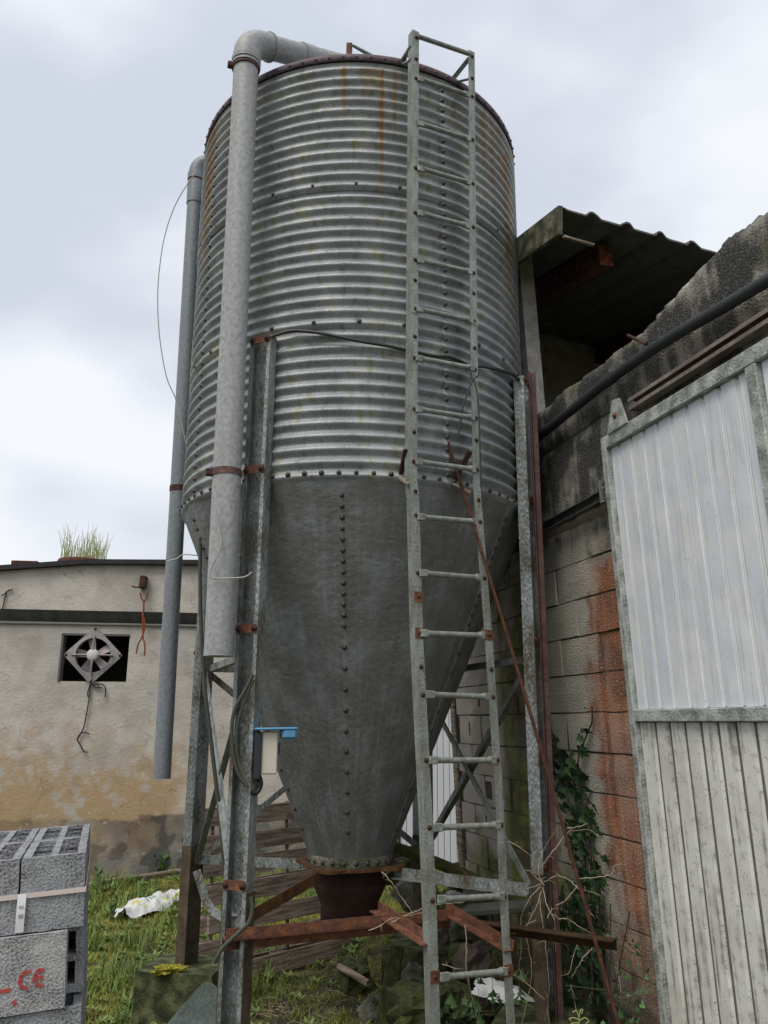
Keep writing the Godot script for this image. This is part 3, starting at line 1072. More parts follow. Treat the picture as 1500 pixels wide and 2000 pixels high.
func make_door() -> void:
	var t := thing("sliding_door", "large white ribbed metal sliding door in a grey steel frame", "door", wall_x * Transform3D(Basis(), Vector3(0, 0, .07)))
	var m := mat(door_texture(), Color.WHITE, 0.42, 0.05)
	m.normal_enabled = true
	m.normal_texture = bump_tex(307, 0.02, 512, 2.0)
	m.normal_scale = .3
	var uv := func(p: Vector3) -> Vector2: return Vector2((p.x - 1.0) / 2.3, (3.2 - p.y) / 3.2)
	var strip := func(s0: float, s1: float, h0: float, h1: float, z: float, rib: bool) -> ArrayMesh:
		var st := begin()
		st.set_smooth_group(-1)
		var bev := .007
		var n := 6
		var bow := rng.randf_range(-.0015, .0015)
		for j in n:
			var y0 := lerpf(h0, h1, float(j) / n)
			var y1 := lerpf(h0, h1, float(j + 1) / n)
			var b0 := bow * sin(PI * j / n)
			var b1 := bow * sin(PI * (j + 1) / n)
			var cols := [[s0, z - .012], [s0 + bev, z], [s1 - bev, z], [s1, z - .012]]
			for i in 3:
				var p := [Vector3(cols[i][0], y0, cols[i][1] + b0), Vector3(cols[i + 1][0], y0, cols[i + 1][1] + b0), Vector3(cols[i + 1][0], y1, cols[i + 1][1] + b1), Vector3(cols[i][0], y1, cols[i][1] + b1)]
				quad(st, p[0], p[1], p[2], p[3], uv.call(p[0]), uv.call(p[1]), uv.call(p[2]), uv.call(p[3]))
		quad(st, Vector3(s0, h1, z - .02), Vector3(s0 + bev, h1, z), Vector3(s1 - bev, h1, z), Vector3(s1, h1, z - .02), uv.call(Vector3(s0, h1, 0)), uv.call(Vector3(s0, h1, 0)), uv.call(Vector3(s1, h1, 0)), uv.call(Vector3(s1, h1, 0)))
		return mesh_of(st)
	var st := begin()
	# upper sheet: wide flat pans parted by narrow ribs; the second stile cuts it
	for grp in [[1.074, 1.15, 9, 2.095], [2.154, 2.21, 9, 3.2]]:
		var edges := [grp[0]]
		for k in grp[2]: edges.append(grp[1] + .1085 * k)
		edges.append(grp[3])
		for k in edges.size() - 1:
			var a: float = edges[k] + (.006 if k > 0 else 0.0)
			var b: float = edges[k + 1] - (.006 if k < edges.size() - 2 else 0.0)
			if b - a > .015 and b <= grp[3] + .001:
				put_mesh("panel", strip.call(a, b, 1.775, 3.066, .0, false), m, t)
		for k in range(1, edges.size() - 1):
			st = begin()
			tube(st, [Vector3(edges[k], 1.78, -.006), Vector3(edges[k], 3.05, -.006)], .0052, 8)
			put("rib", st, plain(lin(.66, .67, .66), .45), t)
	# lower sheet: flat pans with deeper gutters between them
	var e2 := [1.076]
	for k in 19: e2.append(1.192 + .1085 * k)
	for k in e2.size() - 1:
		put_mesh("lower_panel", strip.call(e2[k] + (.011 if k > 0 else 0.0), e2[k + 1] - .011, .06, 1.716, .0, true), m, t)
	st = begin()
	box(st, Transform3D(Basis(), Vector3(2.1, .9, -.018)), Vector3(2.1, 1.68, .008))
	put("lower_backing", st, mat(M.grain, Color(.72, .7, .62), .9, 0.0, 3.0), t)
	st = begin()
	box(st, Transform3D(Basis(), Vector3(2.1, 2.42, -.016)), Vector3(2.1, 1.3, .006))
	put("upper_backing", st, plain(lin(.35, .36, .36), .7), t)
	var fm := mat(M.galv.albedo_texture, Color(1.08, 1.08, 1.04), .6, .15, 1.2, M.fine, .3)
	for e in [[1.03, 1.074, .05, 3.135], [2.095, 2.154, 1.776, 3.066], [3.2, 3.26, .05, 3.135]]:
		st = begin()
		cbox(st, Transform3D(Basis(), Vector3((e[0] + e[1]) / 2, (e[2] + e[3]) / 2, .004)), Vector3(e[1] - e[0], e[3] - e[2], .044), .004)
		put("stile", st, fm, t)
	for e in [[3.068, 3.135, .006], [1.72, 1.774, .008]]:
		st = begin()
		cbox(st, Transform3D(Basis(), Vector3(2.137, (e[0] + e[1]) / 2, e[2])), Vector3(2.122, e[1] - e[0], .04), .004)
		put("rail", st, fm, t)
	# hanger plate with its bolt
	st = begin()
	st.set_smooth_group(-1)
	var tp := [Vector2(1.115, 3.13), Vector2(1.29, 3.13), Vector2(1.245, 3.275), Vector2(1.185, 3.285)]
	for z in [.034, .022]:
		var q := []
		for v in tp: q.append(Vector3(v.x, v.y, z))
		if z > .03: quad(st, q[0], q[1], q[2], q[3])
		else: quad(st, q[3], q[2], q[1], q[0])
	for i in 4:
		var u: Vector2 = tp[i]
		var v2: Vector2 = tp[(i + 1) % 4]
		quad(st, Vector3(u.x, u.y, .034), Vector3(u.x, u.y, .022), Vector3(v2.x, v2.y, .022), Vector3(v2.x, v2.y, .034))
	var hp := put("hanger_plate", st, fm, t)
	put_mesh("bolt", bolt_mesh(), M.rust, hp, Transform3D(Basis(Vector3.RIGHT, PI / 2), Vector3(1.2, 3.2, .036)))
	# track
	var tr := thing("door_track", "rusty brown steel track above the white sliding door", "track", wall_x * Transform3D(Basis(), Vector3(1.3, 3.2, .03)))
	st = begin()
	sweep(st, channel_poly(.06, .05, .006, .018), wall_x * Vector3(3.3, 3.232, .02), wall_x * Vector3(1.27, 3.232, .02), wall_x.basis.z)
	gput("channel", st, mat(M.rust.albedo_texture, Color(.6, .62, .66), .75, .1, 1.3), tr)
	(tr.get_child(0) as MeshInstance3D).material_override = mat(grain_tex(75, .015, .1, .4, 256, [[.2, lin(.1, .07, .06)], [.5, lin(.19, .15, .135)], [.8, lin(.3, .27, .25)]]), Color.WHITE, .7, .15, 1.3)

# ---------------------------------------------------------------- open shed behind the wall
func make_shed() -> void:
	var t := thing("open_shed", "dark open shed with a corrugated roof rising behind the block wall", "shed", wall_x)
	var bare_block := mat(M.grain, Color(1.0, .98, .95), 1.0, 0.0, 1.0)
	var rise := .227
	var fall := .14
	var rh := func(s: float, o: float) -> float: return 4.645 + rise * (.78 - s) + fall * (o + .02)
	var prof := func(o: float) -> float:
		var f := fposmod(-o - .12, .228) / .228
		return .034 * smoothstep(.0, .12, f) * smoothstep(.38, .26, f)
	# roof sheets, each 0.9 m wide
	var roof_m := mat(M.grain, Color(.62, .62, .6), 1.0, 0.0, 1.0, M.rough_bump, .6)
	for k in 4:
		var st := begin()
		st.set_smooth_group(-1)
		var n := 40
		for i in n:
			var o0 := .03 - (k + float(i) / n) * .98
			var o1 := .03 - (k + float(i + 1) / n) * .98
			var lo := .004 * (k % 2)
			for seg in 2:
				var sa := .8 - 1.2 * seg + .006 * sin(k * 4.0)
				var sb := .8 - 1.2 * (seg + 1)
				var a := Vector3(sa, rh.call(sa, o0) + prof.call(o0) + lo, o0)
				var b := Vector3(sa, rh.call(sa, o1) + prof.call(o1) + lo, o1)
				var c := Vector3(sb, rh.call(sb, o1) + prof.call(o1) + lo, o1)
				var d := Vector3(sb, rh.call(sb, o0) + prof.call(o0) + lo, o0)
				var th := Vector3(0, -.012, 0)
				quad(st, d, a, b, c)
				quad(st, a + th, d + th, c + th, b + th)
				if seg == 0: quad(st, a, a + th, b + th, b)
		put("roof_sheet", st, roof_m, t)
	# verge board along the near side
	var st2 := begin()
	sweep(st2, [Vector2(-.015, -.15), Vector2(.015, -.15), Vector2(.015, .02), Vector2(-.015, .02)], Vector3(.79, rh.call(.79, .04) - .005, .047), Vector3(-1.6, rh.call(-1.6, .04) - .005, .047))
	put("verge_board", st2, mat(M.moss_conc.albedo_texture, Color(1.0, 1.0, 1.0), 1.0, 0.0, 1.6, M.rough_bump, .8), t)
	st2 = begin()
	sweep(st2, [Vector2(-.01, 0), Vector2(.01, 0), Vector2(.01, .012), Vector2(-.01, .012)], Vector3(.76, 4.48, .03), Vector3(.76, 4.45, -.17))
	put("verge_batten", st2, M.wood_pale, t)
	# rafters
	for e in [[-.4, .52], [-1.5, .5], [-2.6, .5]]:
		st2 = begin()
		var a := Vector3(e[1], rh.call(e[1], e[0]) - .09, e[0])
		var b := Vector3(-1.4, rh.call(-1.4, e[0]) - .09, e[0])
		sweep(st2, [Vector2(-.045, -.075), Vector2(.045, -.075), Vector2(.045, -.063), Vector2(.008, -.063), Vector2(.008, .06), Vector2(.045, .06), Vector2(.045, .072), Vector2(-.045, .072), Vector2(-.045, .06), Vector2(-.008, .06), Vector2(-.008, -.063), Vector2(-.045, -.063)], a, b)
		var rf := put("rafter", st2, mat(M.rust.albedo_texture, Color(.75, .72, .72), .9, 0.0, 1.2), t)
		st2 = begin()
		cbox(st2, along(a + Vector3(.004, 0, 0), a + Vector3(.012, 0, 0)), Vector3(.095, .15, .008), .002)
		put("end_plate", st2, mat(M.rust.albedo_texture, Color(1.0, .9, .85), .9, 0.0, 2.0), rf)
	# walls that close it; unseen near and front walls added to keep light out
	for e in [[Vector3(-.45, 2.0, -3.9), Vector3(2.3, 4.2, .15), "side_wall"], [Vector3(-1.47, 2.45, -2.05), Vector3(.15, 5.1, 3.6), "back_wall"], [Vector3(.6, 1.85, -2.1), Vector3(.15, 3.7, 3.7), "added_front_wall"], [Vector3(-.72, 4.22, -.08), Vector3(1.6, 1.2, .1), "added_near_wall"]]:
		st2 = begin()
		box(st2, Transform3D(Basis(), e[0]), e[1])
		put(e[2], st2, bare_block, t)

# ---------------------------------------------------------------- silo
func silo_pt(ang: float, r: float, h: float) -> Vector3:
	return SILO + Vector3(r * sin(ang), h, r * cos(ang))

func silo_texture() -> ImageTexture:
	var w := 1024
	var h := 768
	var a := noise_bytes(401, 0.01, w, h, 4, false)
	var b := noise_bytes(402, 0.05, w, h, 4, false)
	var c := noise_bytes(403, 0.35, w, h, 2, false)
	var nz := FastNoiseLite.new()
	nz.seed = 405
	nz.frequency = 1.0
	nz.fractal_octaves = 4
	# rust runs below the rim: angle, top, length, half width, strength
	var runs := [[-3.3, 5.36, .32, .9, .8], [6.0, 5.36, .14, 2.4, .5], [8.4, 5.36, .75, .75, 1.0], [12.4, 5.36, .4, .7, .75], [17.4, 5.36, .45, .9, 1.0], [3.5, 5.34, .2, 1.6, .35], [33, 5.3, .25, .8, .5], [47, 5.36, .5, 1.6, .6], [52, 5.36, .7, 1.4, .6], [57, 5.36, .4, 2.0, .5], [62, 5.2, .9, 2.6, .75], [66, 5.36, .5, 1.5, .5], [-60, 5.36, .9, 2.6, .8], [-64, 5.36, .7, 2.4, .8], [-56, 5.36, .4, 1.5, .45], [-30, 5.36, .2, 1.0, .3], [-48, 5.36, .3, 1.2, .4], [-15, 5.36, .18, .8, .3]]
	var im := Image.create(w, h, false, Image.FORMAT_RGB8)
	for y in h:
		var hh := 5.45 - 2.6 * y / h
		for x in w:
			var i := y * w + x
			var an := -100.0 + 200.0 * x / w
			var na := a[i] / 255.0
			var nb := b[i] / 255.0
			var nc := c[i] / 255.0
			var run := 0.5 + 0.5 * nz.get_noise_2d(an * .55, hh * 1.1)
			var col := lin(.28, .3, .308).lerp(lin(.4, .42, .43), clampf((na - .3) * 1.8, 0, 1))
			col = col * (0.66 + .68 * nc)
			# grey-green film and dark spots of dirt caught in the zinc
			col = col.lerp(lin(.28, .3, .25), smoothstep(.5, .75, nb * .6 + run * .4) * .5)
			col = col.lerp(lin(.14, .145, .135), smoothstep(.56, .74, nb * .5 + nc * .3 + run * .2) * .7)
			col = col.lerp(lin(.36, .37, .17), smoothstep(.62, .75, na * .5 + nb * .5) * .5)
			for r in runs:
				var d: float = absf(an - r[0] + (nb - .5) * .8 * r[3]) / r[3]
				if d < 1.6 and hh < r[1] and hh > r[1] - r[2] * 1.5:
					var k: float = smoothstep(1.5, .2, d) * smoothstep(r[1] - r[2] * 1.5, r[1] - r[2] * .4, hh + (nb - .5) * .1) * r[4]
					col = col.lerp(lin(.3, .13, .04).lerp(lin(.36, .24, .08), clampf(d, 0, 1)) * (.7 + .6 * nc), k * .85)
			im.set_pixel(x, y, col.linear_to_srgb())
	return ImageTexture.create_from_image(im)

func hopper_texture() -> ImageTexture:
	var w := 768
	var h := 640
	var a := noise_bytes(421, 0.012, w, h, 4, false)
	var b := noise_bytes(422, 0.06, w, h, 4, false)
	var c := noise_bytes(423, 0.35, w, h, 2, false)
	var nz := FastNoiseLite.new()
	nz.seed = 425
	nz.frequency = 1.0
	nz.fractal_octaves = 4
	var im := Image.create(w, h, false, Image.FORMAT_RGB8)
	for y in h:
		var f := float(y) / h
		for x in w:
			var i := y * w + x
			var an := -100.0 + 200.0 * x / w
			var na := a[i] / 255.0
			var nb := b[i] / 255.0
			var nc := c[i] / 255.0
			var run := 0.5 + 0.5 * nz.get_noise_2d(an * .3, f * 1.6)
			var run2 := 0.5 + 0.5 * nz.get_noise_2d(an * 1.2 + 300.0, f * 3.0)
			var col := lin(.18, .186, .18).lerp(lin(.245, .254, .25), clampf((na - .3) * 2.0, 0, 1))
			# clean blue-grey zinc where water has run
			col = col.lerp(lin(.28, .3, .325), smoothstep(.5, .78, run * .55 + na * .45) * .65)
			col = col.lerp(lin(.34, .36, .37), smoothstep(.58, .75, run2 * .3 + nb * .7) * .5)
			col = col.lerp(lin(.09, .098, .082), smoothstep(.5, .72, nb * .6 + (1.0 - run) * .4) * .4)
			col = col * (.78 + .44 * nc)
			im.set_pixel(x, y, col.linear_to_srgb())
	return ImageTexture.create_from_image(im)

func bolts(parent: Node3D, list: Array, m: Material, sc := 1.0) -> void:
	# list of [angle in degrees, radius, height, outward lift]
	for e in list:
		var an := deg_to_rad(e[0])
		var out := Vector3(sin(an), e[3], cos(an))
		var x := facing(silo_pt(an, e[1], e[2]), out)
		x.basis = x.basis.scaled(Vector3.ONE * sc * rng.randf_range(.9, 1.1))
		gmesh("bolt", bolt_mesh(), m, parent, x)

func make_silo() -> void:
	var t := thing("feed_silo", "tall galvanised corrugated feed silo with a dark conical hopper on legs", "silo", Transform3D(Basis(), SILO))
	var m := mat(silo_texture(), Color.WHITE, .46, .42)
	m.normal_enabled = true
	m.normal_texture = bump_tex(407, .35, 1024, 3.0, 2)
	m.normal_scale = .24
	m.roughness = .56
	var seam := [28.0, -56.0, -140.0, 112.0]
	var levels := [5.385, 4.55, 3.72, 2.885]
	var dents := FastNoiseLite.new()
	dents.seed = 9
	dents.frequency = 1.2
	for r in 3:
		# the upper ring laps outside the lower one
		var top: float = levels[r] + (.0 if r == 0 else .03)
		var bot: float = levels[r + 1] - .005
		var pitch: float = (levels[r] - levels[r + 1]) / 12.0
		var base: float = SR + .003 * (2 - r) - (.004 if r > 0 else 0.0)
		var angs := []
		for k in 180: angs.append(k * 2.0 - 180.0)
		for s in seam:
			angs.append(s - .06)
			angs.append(s + .06)
		angs.append(180.0)
		angs.sort()
		var nh := 144
		var st := begin()
		st.set_smooth_group(0)
		var grid := []
		for j in nh + 1:
			var hh := lerpf(top, bot, float(j) / nh)
			var row := []
			for an in angs:
				var lap := 0.0
				for s in seam:
					var d: float = an - s
					if d < -200: d += 360
					if d > .0 and d < 14.0: lap = .0035 * (1.0 - d / 14.0)
				var ar := deg_to_rad(an)
				var ph: float = (hh - levels[r + 1]) / pitch
				var amp := .0118 * smoothstep(0.0, .012, top - hh + .004) 
				var wob := .0022 * dents.get_noise_3d(sin(ar) * 2.0, hh * 1.5, cos(ar) * 2.0)
				var rr := base + amp * cos(TAU * (ph - .3)) + lap + wob
				row.append([Vector3(rr * sin(ar), hh, rr * cos(ar)), Vector2((an + 100.0) / 200.0, (5.45 - hh) / 2.6)])
			grid.append(row)
		for j in nh:
			for i in angs.size() - 1:
				var p = grid[j + 1][i]
				var q = grid[j + 1][i + 1]
				var u = grid[j][i + 1]
				var v = grid[j][i]
				quad(st, p[0], q[0], u[0], v[0], p[1], q[1], u[1], v[1])
		put("corrugated_ring", st, m, t)
	# rim band and roof
	var st2 := begin()
	lathe(st2, [Vector2(SR - .03, 5.436), Vector2(SR + .014, 5.436), Vector2(SR + .016, 5.433), Vector2(SR + .016, 5.396), Vector2(SR + .012, 5.394), Vector2(SR - .002, 5.396)], 120)
	M.rim = mat(M.rust.albedo_texture, Color(.78, .72, .78), .7, .15, 2.5)
	(M.rim as StandardMaterial3D).albedo_texture = grain_tex(71, .02, .12, .5, 256, [[.2, lin(.11, .085, .085)], [.5, lin(.2, .165, .165)], [.8, lin(.3, .27, .27)]])
	var rim := put("rim_band", st2, M.rim, t)
	st2 = begin()
	lathe(st2, [Vector2(.25, 5.95), Vector2(SR - .02, 5.442), Vector2(SR - .02, 5.40)], 48)
	put("roof_cone", st2, M.galv, t)
	st2 = begin()
	lathe(st2, [Vector2(.001, 6.05), Vector2(.28, 6.03), Vector2(.29, 5.94)], 32)
	put("hatch", st2, M.galv, t)
	# hatch opening lever at the rim
	st2 = begin()
	var lv := at(682, 108, 3.98)
	bar(st2, lv + Vector3(0, -.03, 0), lv + Vector3(0, .085, 0), .035, .012, Vector3.BACK)
	var lever := gput("lever_post", st2, M.rust, t)
	st2 = begin()
	tube(st2, [lv + Vector3(.02, .07, 0), lv + Vector3(.12, .06, -.06), lv + Vector3(.3, .03, -.2)], [.008, .012, .012], 8)
	gput("lever_arm", st2, M.post, t)
	# bolts
	var list := []
	var b := -94.0
	while b < 94: 
		list.append([b, SR + .016, 5.412, 0.0])
		b += 4.3
	bolts(rim, list, M.rim, .8)
	list = []
	for k in 15:
		var a := -90.4 + 13.05 * k
		if absf(a - 28) > 3:
			list.append([a, SR + .014, 4.575, .1])
			list.append([a + 1.5, SR + .011, 3.745, .1])
	for k in 35: list.append([28.6, SR + .014, 2.942 + .0694 * k, 0.0])
	for k in 33: list.append([-55.0, SR + .014, 2.942 + .0694 * k, 0.0])
	b = -88.0
	while b < 88:
		list.append([b, SR + .010, 2.915, -.1])
		b += 4.75
	bolts(t, list, M.bolt, .8)
	# hopper
	var hm := mat(hopper_texture(), Color.WHITE, .55, .3)
	hm.normal_enabled = true
	hm.normal_texture = bump_tex(427, .06, 768, 3.0, 4)
	hm.normal_scale = .35
	st2 = begin()
	st2.set_smooth_group(0)
	var hs := [-2.5, 57.5, 117.5, 177.0, -122.5, -62.5]
	var angs2 := []
	for k in 121: angs2.append(k * 3.0 - 180.0)
	for s in hs:
		angs2.append(s - .05)
		angs2.append(s + .05)
	angs2.sort()
	var nv := 40
	var g2 := []
	for j in nv + 1:
		var f := float(j) / nv
		var row := []
		for an in angs2:
			var rr := lerpf(1.046, .235, f)
			var ar := deg_to_rad(an)
			var lap := 0.0
			for s in hs:
				var d: float = an - s
				if d > 0 and d < 16.0: lap = .004 * (1.0 - d / 16.0)
			rr += lap + .004 * dents.get_noise_3d(sin(ar) * 1.6, f * 2.0 + 5.0, cos(ar) * 1.6)
			row.append([Vector3(rr * sin(ar), lerpf(2.9, .99, f), rr * cos(ar)), Vector2((an + 100.0) / 200.0, f)])
		g2.append(row)
	for j in nv:
		for i in angs2.size() - 1:
			var p = g2[j + 1][i]
			var q = g2[j + 1][i + 1]
			var u = g2[j][i + 1]
			var v = g2[j][i]
			quad(st2, p[0], q[0], u[0], v[0], p[1], q[1], u[1], v[1])
	var hop := put("hopper", st2, hm, t)
	list = []
	for s in [-2.5, 57.5, -62.5]:
		var hh := 2.81
		var k := 0
		while hh > 1.05:
			var f2 := (2.9 - hh) / 1.91
			list.append([s + .7 / lerpf(1.0, .3, f2), lerpf(1.046, .235, f2) + .005, hh, -.42])
			hh -= .052 if k < 12 else .105
			k += 1
	bolts(hop, list, M.bolt, .8)
	st2 = begin()
	lathe(st2, [Vector2(.236, 1.0), Vector2(.242, .995), Vector2(.244, .955), Vector2(.24, .945)], 48)
	var col := put("hopper_collar", st2, M.moss_conc, t)
	list = []
	for k in 12: list.append([-80.0 + 15 * k, .244, .97, 0.0])
	bolts(col, list, M.bolt, .8)
	st2 = begin()
	st2.set_smooth_group(-1)
	# flange plate with four ears for the struts
	var ears := [-25.0, 65.0, 155.0, 245.0]
	var n := 72
	for k in n:
		var pr := []
		for e in 2:
			var an := 360.0 * (k + e) / n
			var rr := .268
			for ea in ears:
				# angle measured like the legs: x = cos, z = -sin
				var d := absf(wrapf(an - (ea + 90.0), -180, 180))
				rr += .06 * smoothstep(24.0, 8.0, d)
			pr.append(Vector2(sin(deg_to_rad(an)) * rr, cos(deg_to_rad(an)) * rr))
		var y1 := .945
		var y0 := .928
		tri(st2, Vector3(0, y1, 0), Vector3(pr[0].x, y1, pr[0].y), Vector3(pr[1].x, y1, pr[1].y))
		tri(st2, Vector3(0, y0, 0), Vector3(pr[1].x, y0, pr[1].y), Vector3(pr[0].x, y0, pr[0].y))
		quad(st2, Vector3(pr[0].x, y0, pr[0].y), Vector3(pr[1].x, y0, pr[1].y), Vector3(pr[1].x, y1, pr[1].y), Vector3(pr[0].x, y1, pr[0].y))
	put("flange_plate", st2, mat(M.rust.albedo_texture, Color(.85, .9, .75), .95, 0.0, 1.6, M.rough_bump, .7), t)
	st2 = begin()
	lathe(st2, [Vector2(.185, .93), Vector2(.185, .85), Vector2(.205, .845), Vector2(.205, .83), Vector2(.165, .74), Vector2(.16, .73), Vector2(.16, .62), Vector2(.11, .6)], 32)
	put("outlet_boot", st2, mat(M.rust.albedo_texture, Color(.5, .45, .44), .85, 0.0, 1.5, M.rough_bump, .5), t)
	# legs
	var lp := []
	for a in [-25.0, 65.0, 155.0, 245.0]:
		var d := Vector3(cos(deg_to_rad(a)), 0, -sin(deg_to_rad(a)))
		lp.append([SILO + d * (SR - .0), d])
	M.legs = lp
	for k in 4:
		var p: Vector3 = lp[k][0] + lp[k][1] * .012
		var d: Vector3 = lp[k][1]
		var foot := .33
		st2 = begin()
		sweep(st2, channel_poly(.122, .062, .005, .02), p + Vector3(0, foot, 0), p + Vector3(0, 3.68, 0), d)
		var leg := gput("leg", st2, M.post, t)
		# tie plates across the lips
		for hh in [3.655, 2.94, 2.14, 1.0]:
			st2 = begin()
			bar(st2, p + d * .066 + Vector3(0, hh - .02, 0), p + d * .066 + Vector3(0, hh + .02, 0), .112 if k != 0 else .1, .006, d)
			var tp := gput("tie_plate", st2, M.rust, leg)
			for s in [-1, 1]:
				var side: Vector3 = d.cross(Vector3.UP) * (.045 * s)
				gmesh("bolt", bolt_mesh(), M.dark_rust, tp, facing(p + d * .07 + Vector3(0, hh, 0) + side, d))
		# brown lower sleeve
		st2 = begin()
		sweep(st2, channel_poly(.132, .068, .005), p - d * .006 + Vector3(0, foot - .03, 0), p - d * .006 + Vector3(0, .97, 0), d)
		gput("leg_sleeve", st2, mat(M.post.albedo_texture, Color(.62, .52, .42), .8, .1, 1.2), leg)
		if k == 0:
			st2 = begin()
			var side2 := d.cross(Vector3.UP) * -.075
			var e := p + d * .02 - d.cross(Vector3.UP) * .0
			sweep(st2, angle_poly(.034, .034, .006), e + d * .055 + side2 * .55 + Vector3(0, .3, 0), e + d * .055 + side2 * .55 + Vector3(0, 3.73, 0), d)
			gput("angle_strip", st2, M.red_rust, leg)
	# bracing: horizontals and crosses on three sides, struts to the flange
	var ang := angle_poly(.042, .042, .005)
	for e in [[0, 1], [1, 2], [2, 3]]:
		var A: Vector3 = lp[e[0]][0]
		var B: Vector3 = lp[e[1]][0]
		st2 = begin()
		sweep(st2, ang, A + Vector3(0, 2.02, 0), B + Vector3(0, 2.02, 0))
		gput("horizontal_brace", st2, M.post, t)
		for c in [[1.99, .86, .012], [.86, 1.99, -.012]]:
			st2 = begin()
			var off: Vector3 = (A - SILO + B - SILO).normalized() * c[2]
			sweep(st2, angle_poly(.036, .036, .004), A + Vector3(0, c[0], 0) + off, B + Vector3(0, c[1], 0) + off, (A + B) * .5 - SILO)
			gput("cross_brace", st2, M.post, t)
	for k in 4:
		var d2: Vector3 = lp[k][1]
		var p2: Vector3 = lp[k][0]
		st2 = begin()
		sweep(st2, angle_poly(.05, .055, .006), Vector3(p2.x, .86 if k != 3 else .80, p2.z) + Vector3(-.02, 0, 0), SILO + d2 * .3 + Vector3(-.02, .885, 0))
		gput("flange_strut", st2, M.post if k != 3 else mat(M.rust.albedo_texture, Color(.9, .95, .8), .9, 0.0, 1.1), t)

# ---------------------------------------------------------------- pipes
func pipe_mesh(pts: Array, r: float, n := 24) -> SurfaceTool:
	var st := begin()
	tube(st, pts, r, n)
	return st

func elbow_pts(a: Vector3, b: Vector3, c: Vector3, rad: float, n := 10) -> Array:
	# rounded corner at b
	var d0 := (a - b).normalized()
	var d1 := (c - b).normalized()
	var out := []
	for i in n + 1:
		var f := float(i) / n
		var p := b + d0 * rad
		var q := b + d1 * rad
		out.append(p * (1 - f) * (1 - f) + b * 2 * f * (1 - f) + q * f * f)
	return out

func make_pipes() -> void:
	var p0 := at(427, 1282, 3.9)
	var p1 := at(481, 118, 3.9)
	var ax := (p1 - p0).normalized()
	var corner := p1 + ax * .13
	var target := at(606, 113, 4.22)
	var dirh := (target - corner).normalized()
	var t := thing("filling_pipe", "thick pale grey filling pipe with an elbow over the silo rim", "pipe", Transform3D(Basis(), p0))
	# open lower end: outer skin, inner skin and rim
	var st := begin()
	tube(st, [p0, p0 + ax * .4, p0 + ax * 1.2, p0 + ax * 2.2, p1 - ax * .04], .07, 32, false)
	tube(st, [p1 - ax * .04, p0 + ax * .4, p0], .064, 32, false)
	gput("riser", st, M.pvc, t)
	st = begin()
	tube(st, [p0, p0 + ax * .006], .0705, 32)
	gput("end_rim", st, M.pvc, t)
	st = begin()
	var el := elbow_pts(p1, corner, corner + dirh, .115, 12)
	el.push_front(p1 - ax * .05)
	el.append(corner + dirh * .17)
	tube(st, el, .077, 28)
	var elb := gput("elbow", st, M.pvc, t)
	for e in [[p1 - ax * .045, ax], [p1 - ax * .005, ax], [p1 - ax * .02, ax], [corner + dirh * .165, dirh]]:
		st = begin()
		tube(st, [e[0] - e[1] * .006, e[0] + e[1] * .006], .083, 28)
		gput("socket_ring", st, M.pvc, elb)
	st = begin()
	tube(st, [corner + dirh * .15, corner + dirh * .95], .069, 28)
	gput("cross_pipe", st, M.pvc, t)
	st = begin()
	tube(st, [corner + dirh * .42, corner + dirh * .50], .075, 28)
	gput("sleeve", st, M.pvc, t)
	# rusty clamp bands
	for e in [[p0.lerp(p1, .985), .079, "clamp_band"], [at(443, 925, 3.9), .074, "clamp_band"]]:
		st = begin()
		tube(st, [e[0] - ax * .017, e[0] + ax * .017], e[1], 28)
		var cb := gput(e[2], st, M.red_rust, t)
		st = begin()
		cbox(st, Transform3D(Basis(Vector3.UP, .3), e[0] + Vector3(-.083, 0, .02)), Vector3(.035, .035, .03), .004)
		gput("clamp_bolt", st, M.dark_rust, cb)

	# thinner pipe at the back
	var q0 := at(316, 1521, 5.15)
	var q1 := at(383, 345, 5.15)
	var bx := (q1 - q0).normalized()
	var c2 := q1 + bx * .12
	var tg := SILO + Vector3(-.3, 5.9, -.25)
	var d2 := (Vector3(tg.x, c2.y + .05, tg.z) - c2).normalized()
	var t2 := thing("return_pipe", "thin grey pipe hanging free beside the far left silo leg", "pipe", Transform3D(Basis(), q0))
	st = begin()
	tube(st, [q0, q0 + bx * .5, q0 + bx * 2.0, q1], .052, 24, false)
	tube(st, [q1, q0 + bx * .5, q0], .047, 24, false)
	gput("riser", st, M.pvc2, t2)
	st = begin()
	var el2 := elbow_pts(q1, c2, c2 + d2, .1, 10)
	el2.push_front(q1 - bx * .02)
	el2.append(c2 + d2 * .8)
	tube(st, el2, .054, 24)
	gput("elbow", st, M.pvc2, t2)
	for e in [[-.01, .06, .025, false], [-.05, .057, .015, true], [-.14, .0575, .09, false], [-2.36, .056, .018, true]]:
		st = begin()
		tube(st, [q1 + bx * (e[0] - e[2]), q1 + bx * (e[0] + e[2])], e[1], 24)
		gput("clamp_band" if e[3] else "socket", st, M.dark_rust if e[3] else M.pvc2, t2)

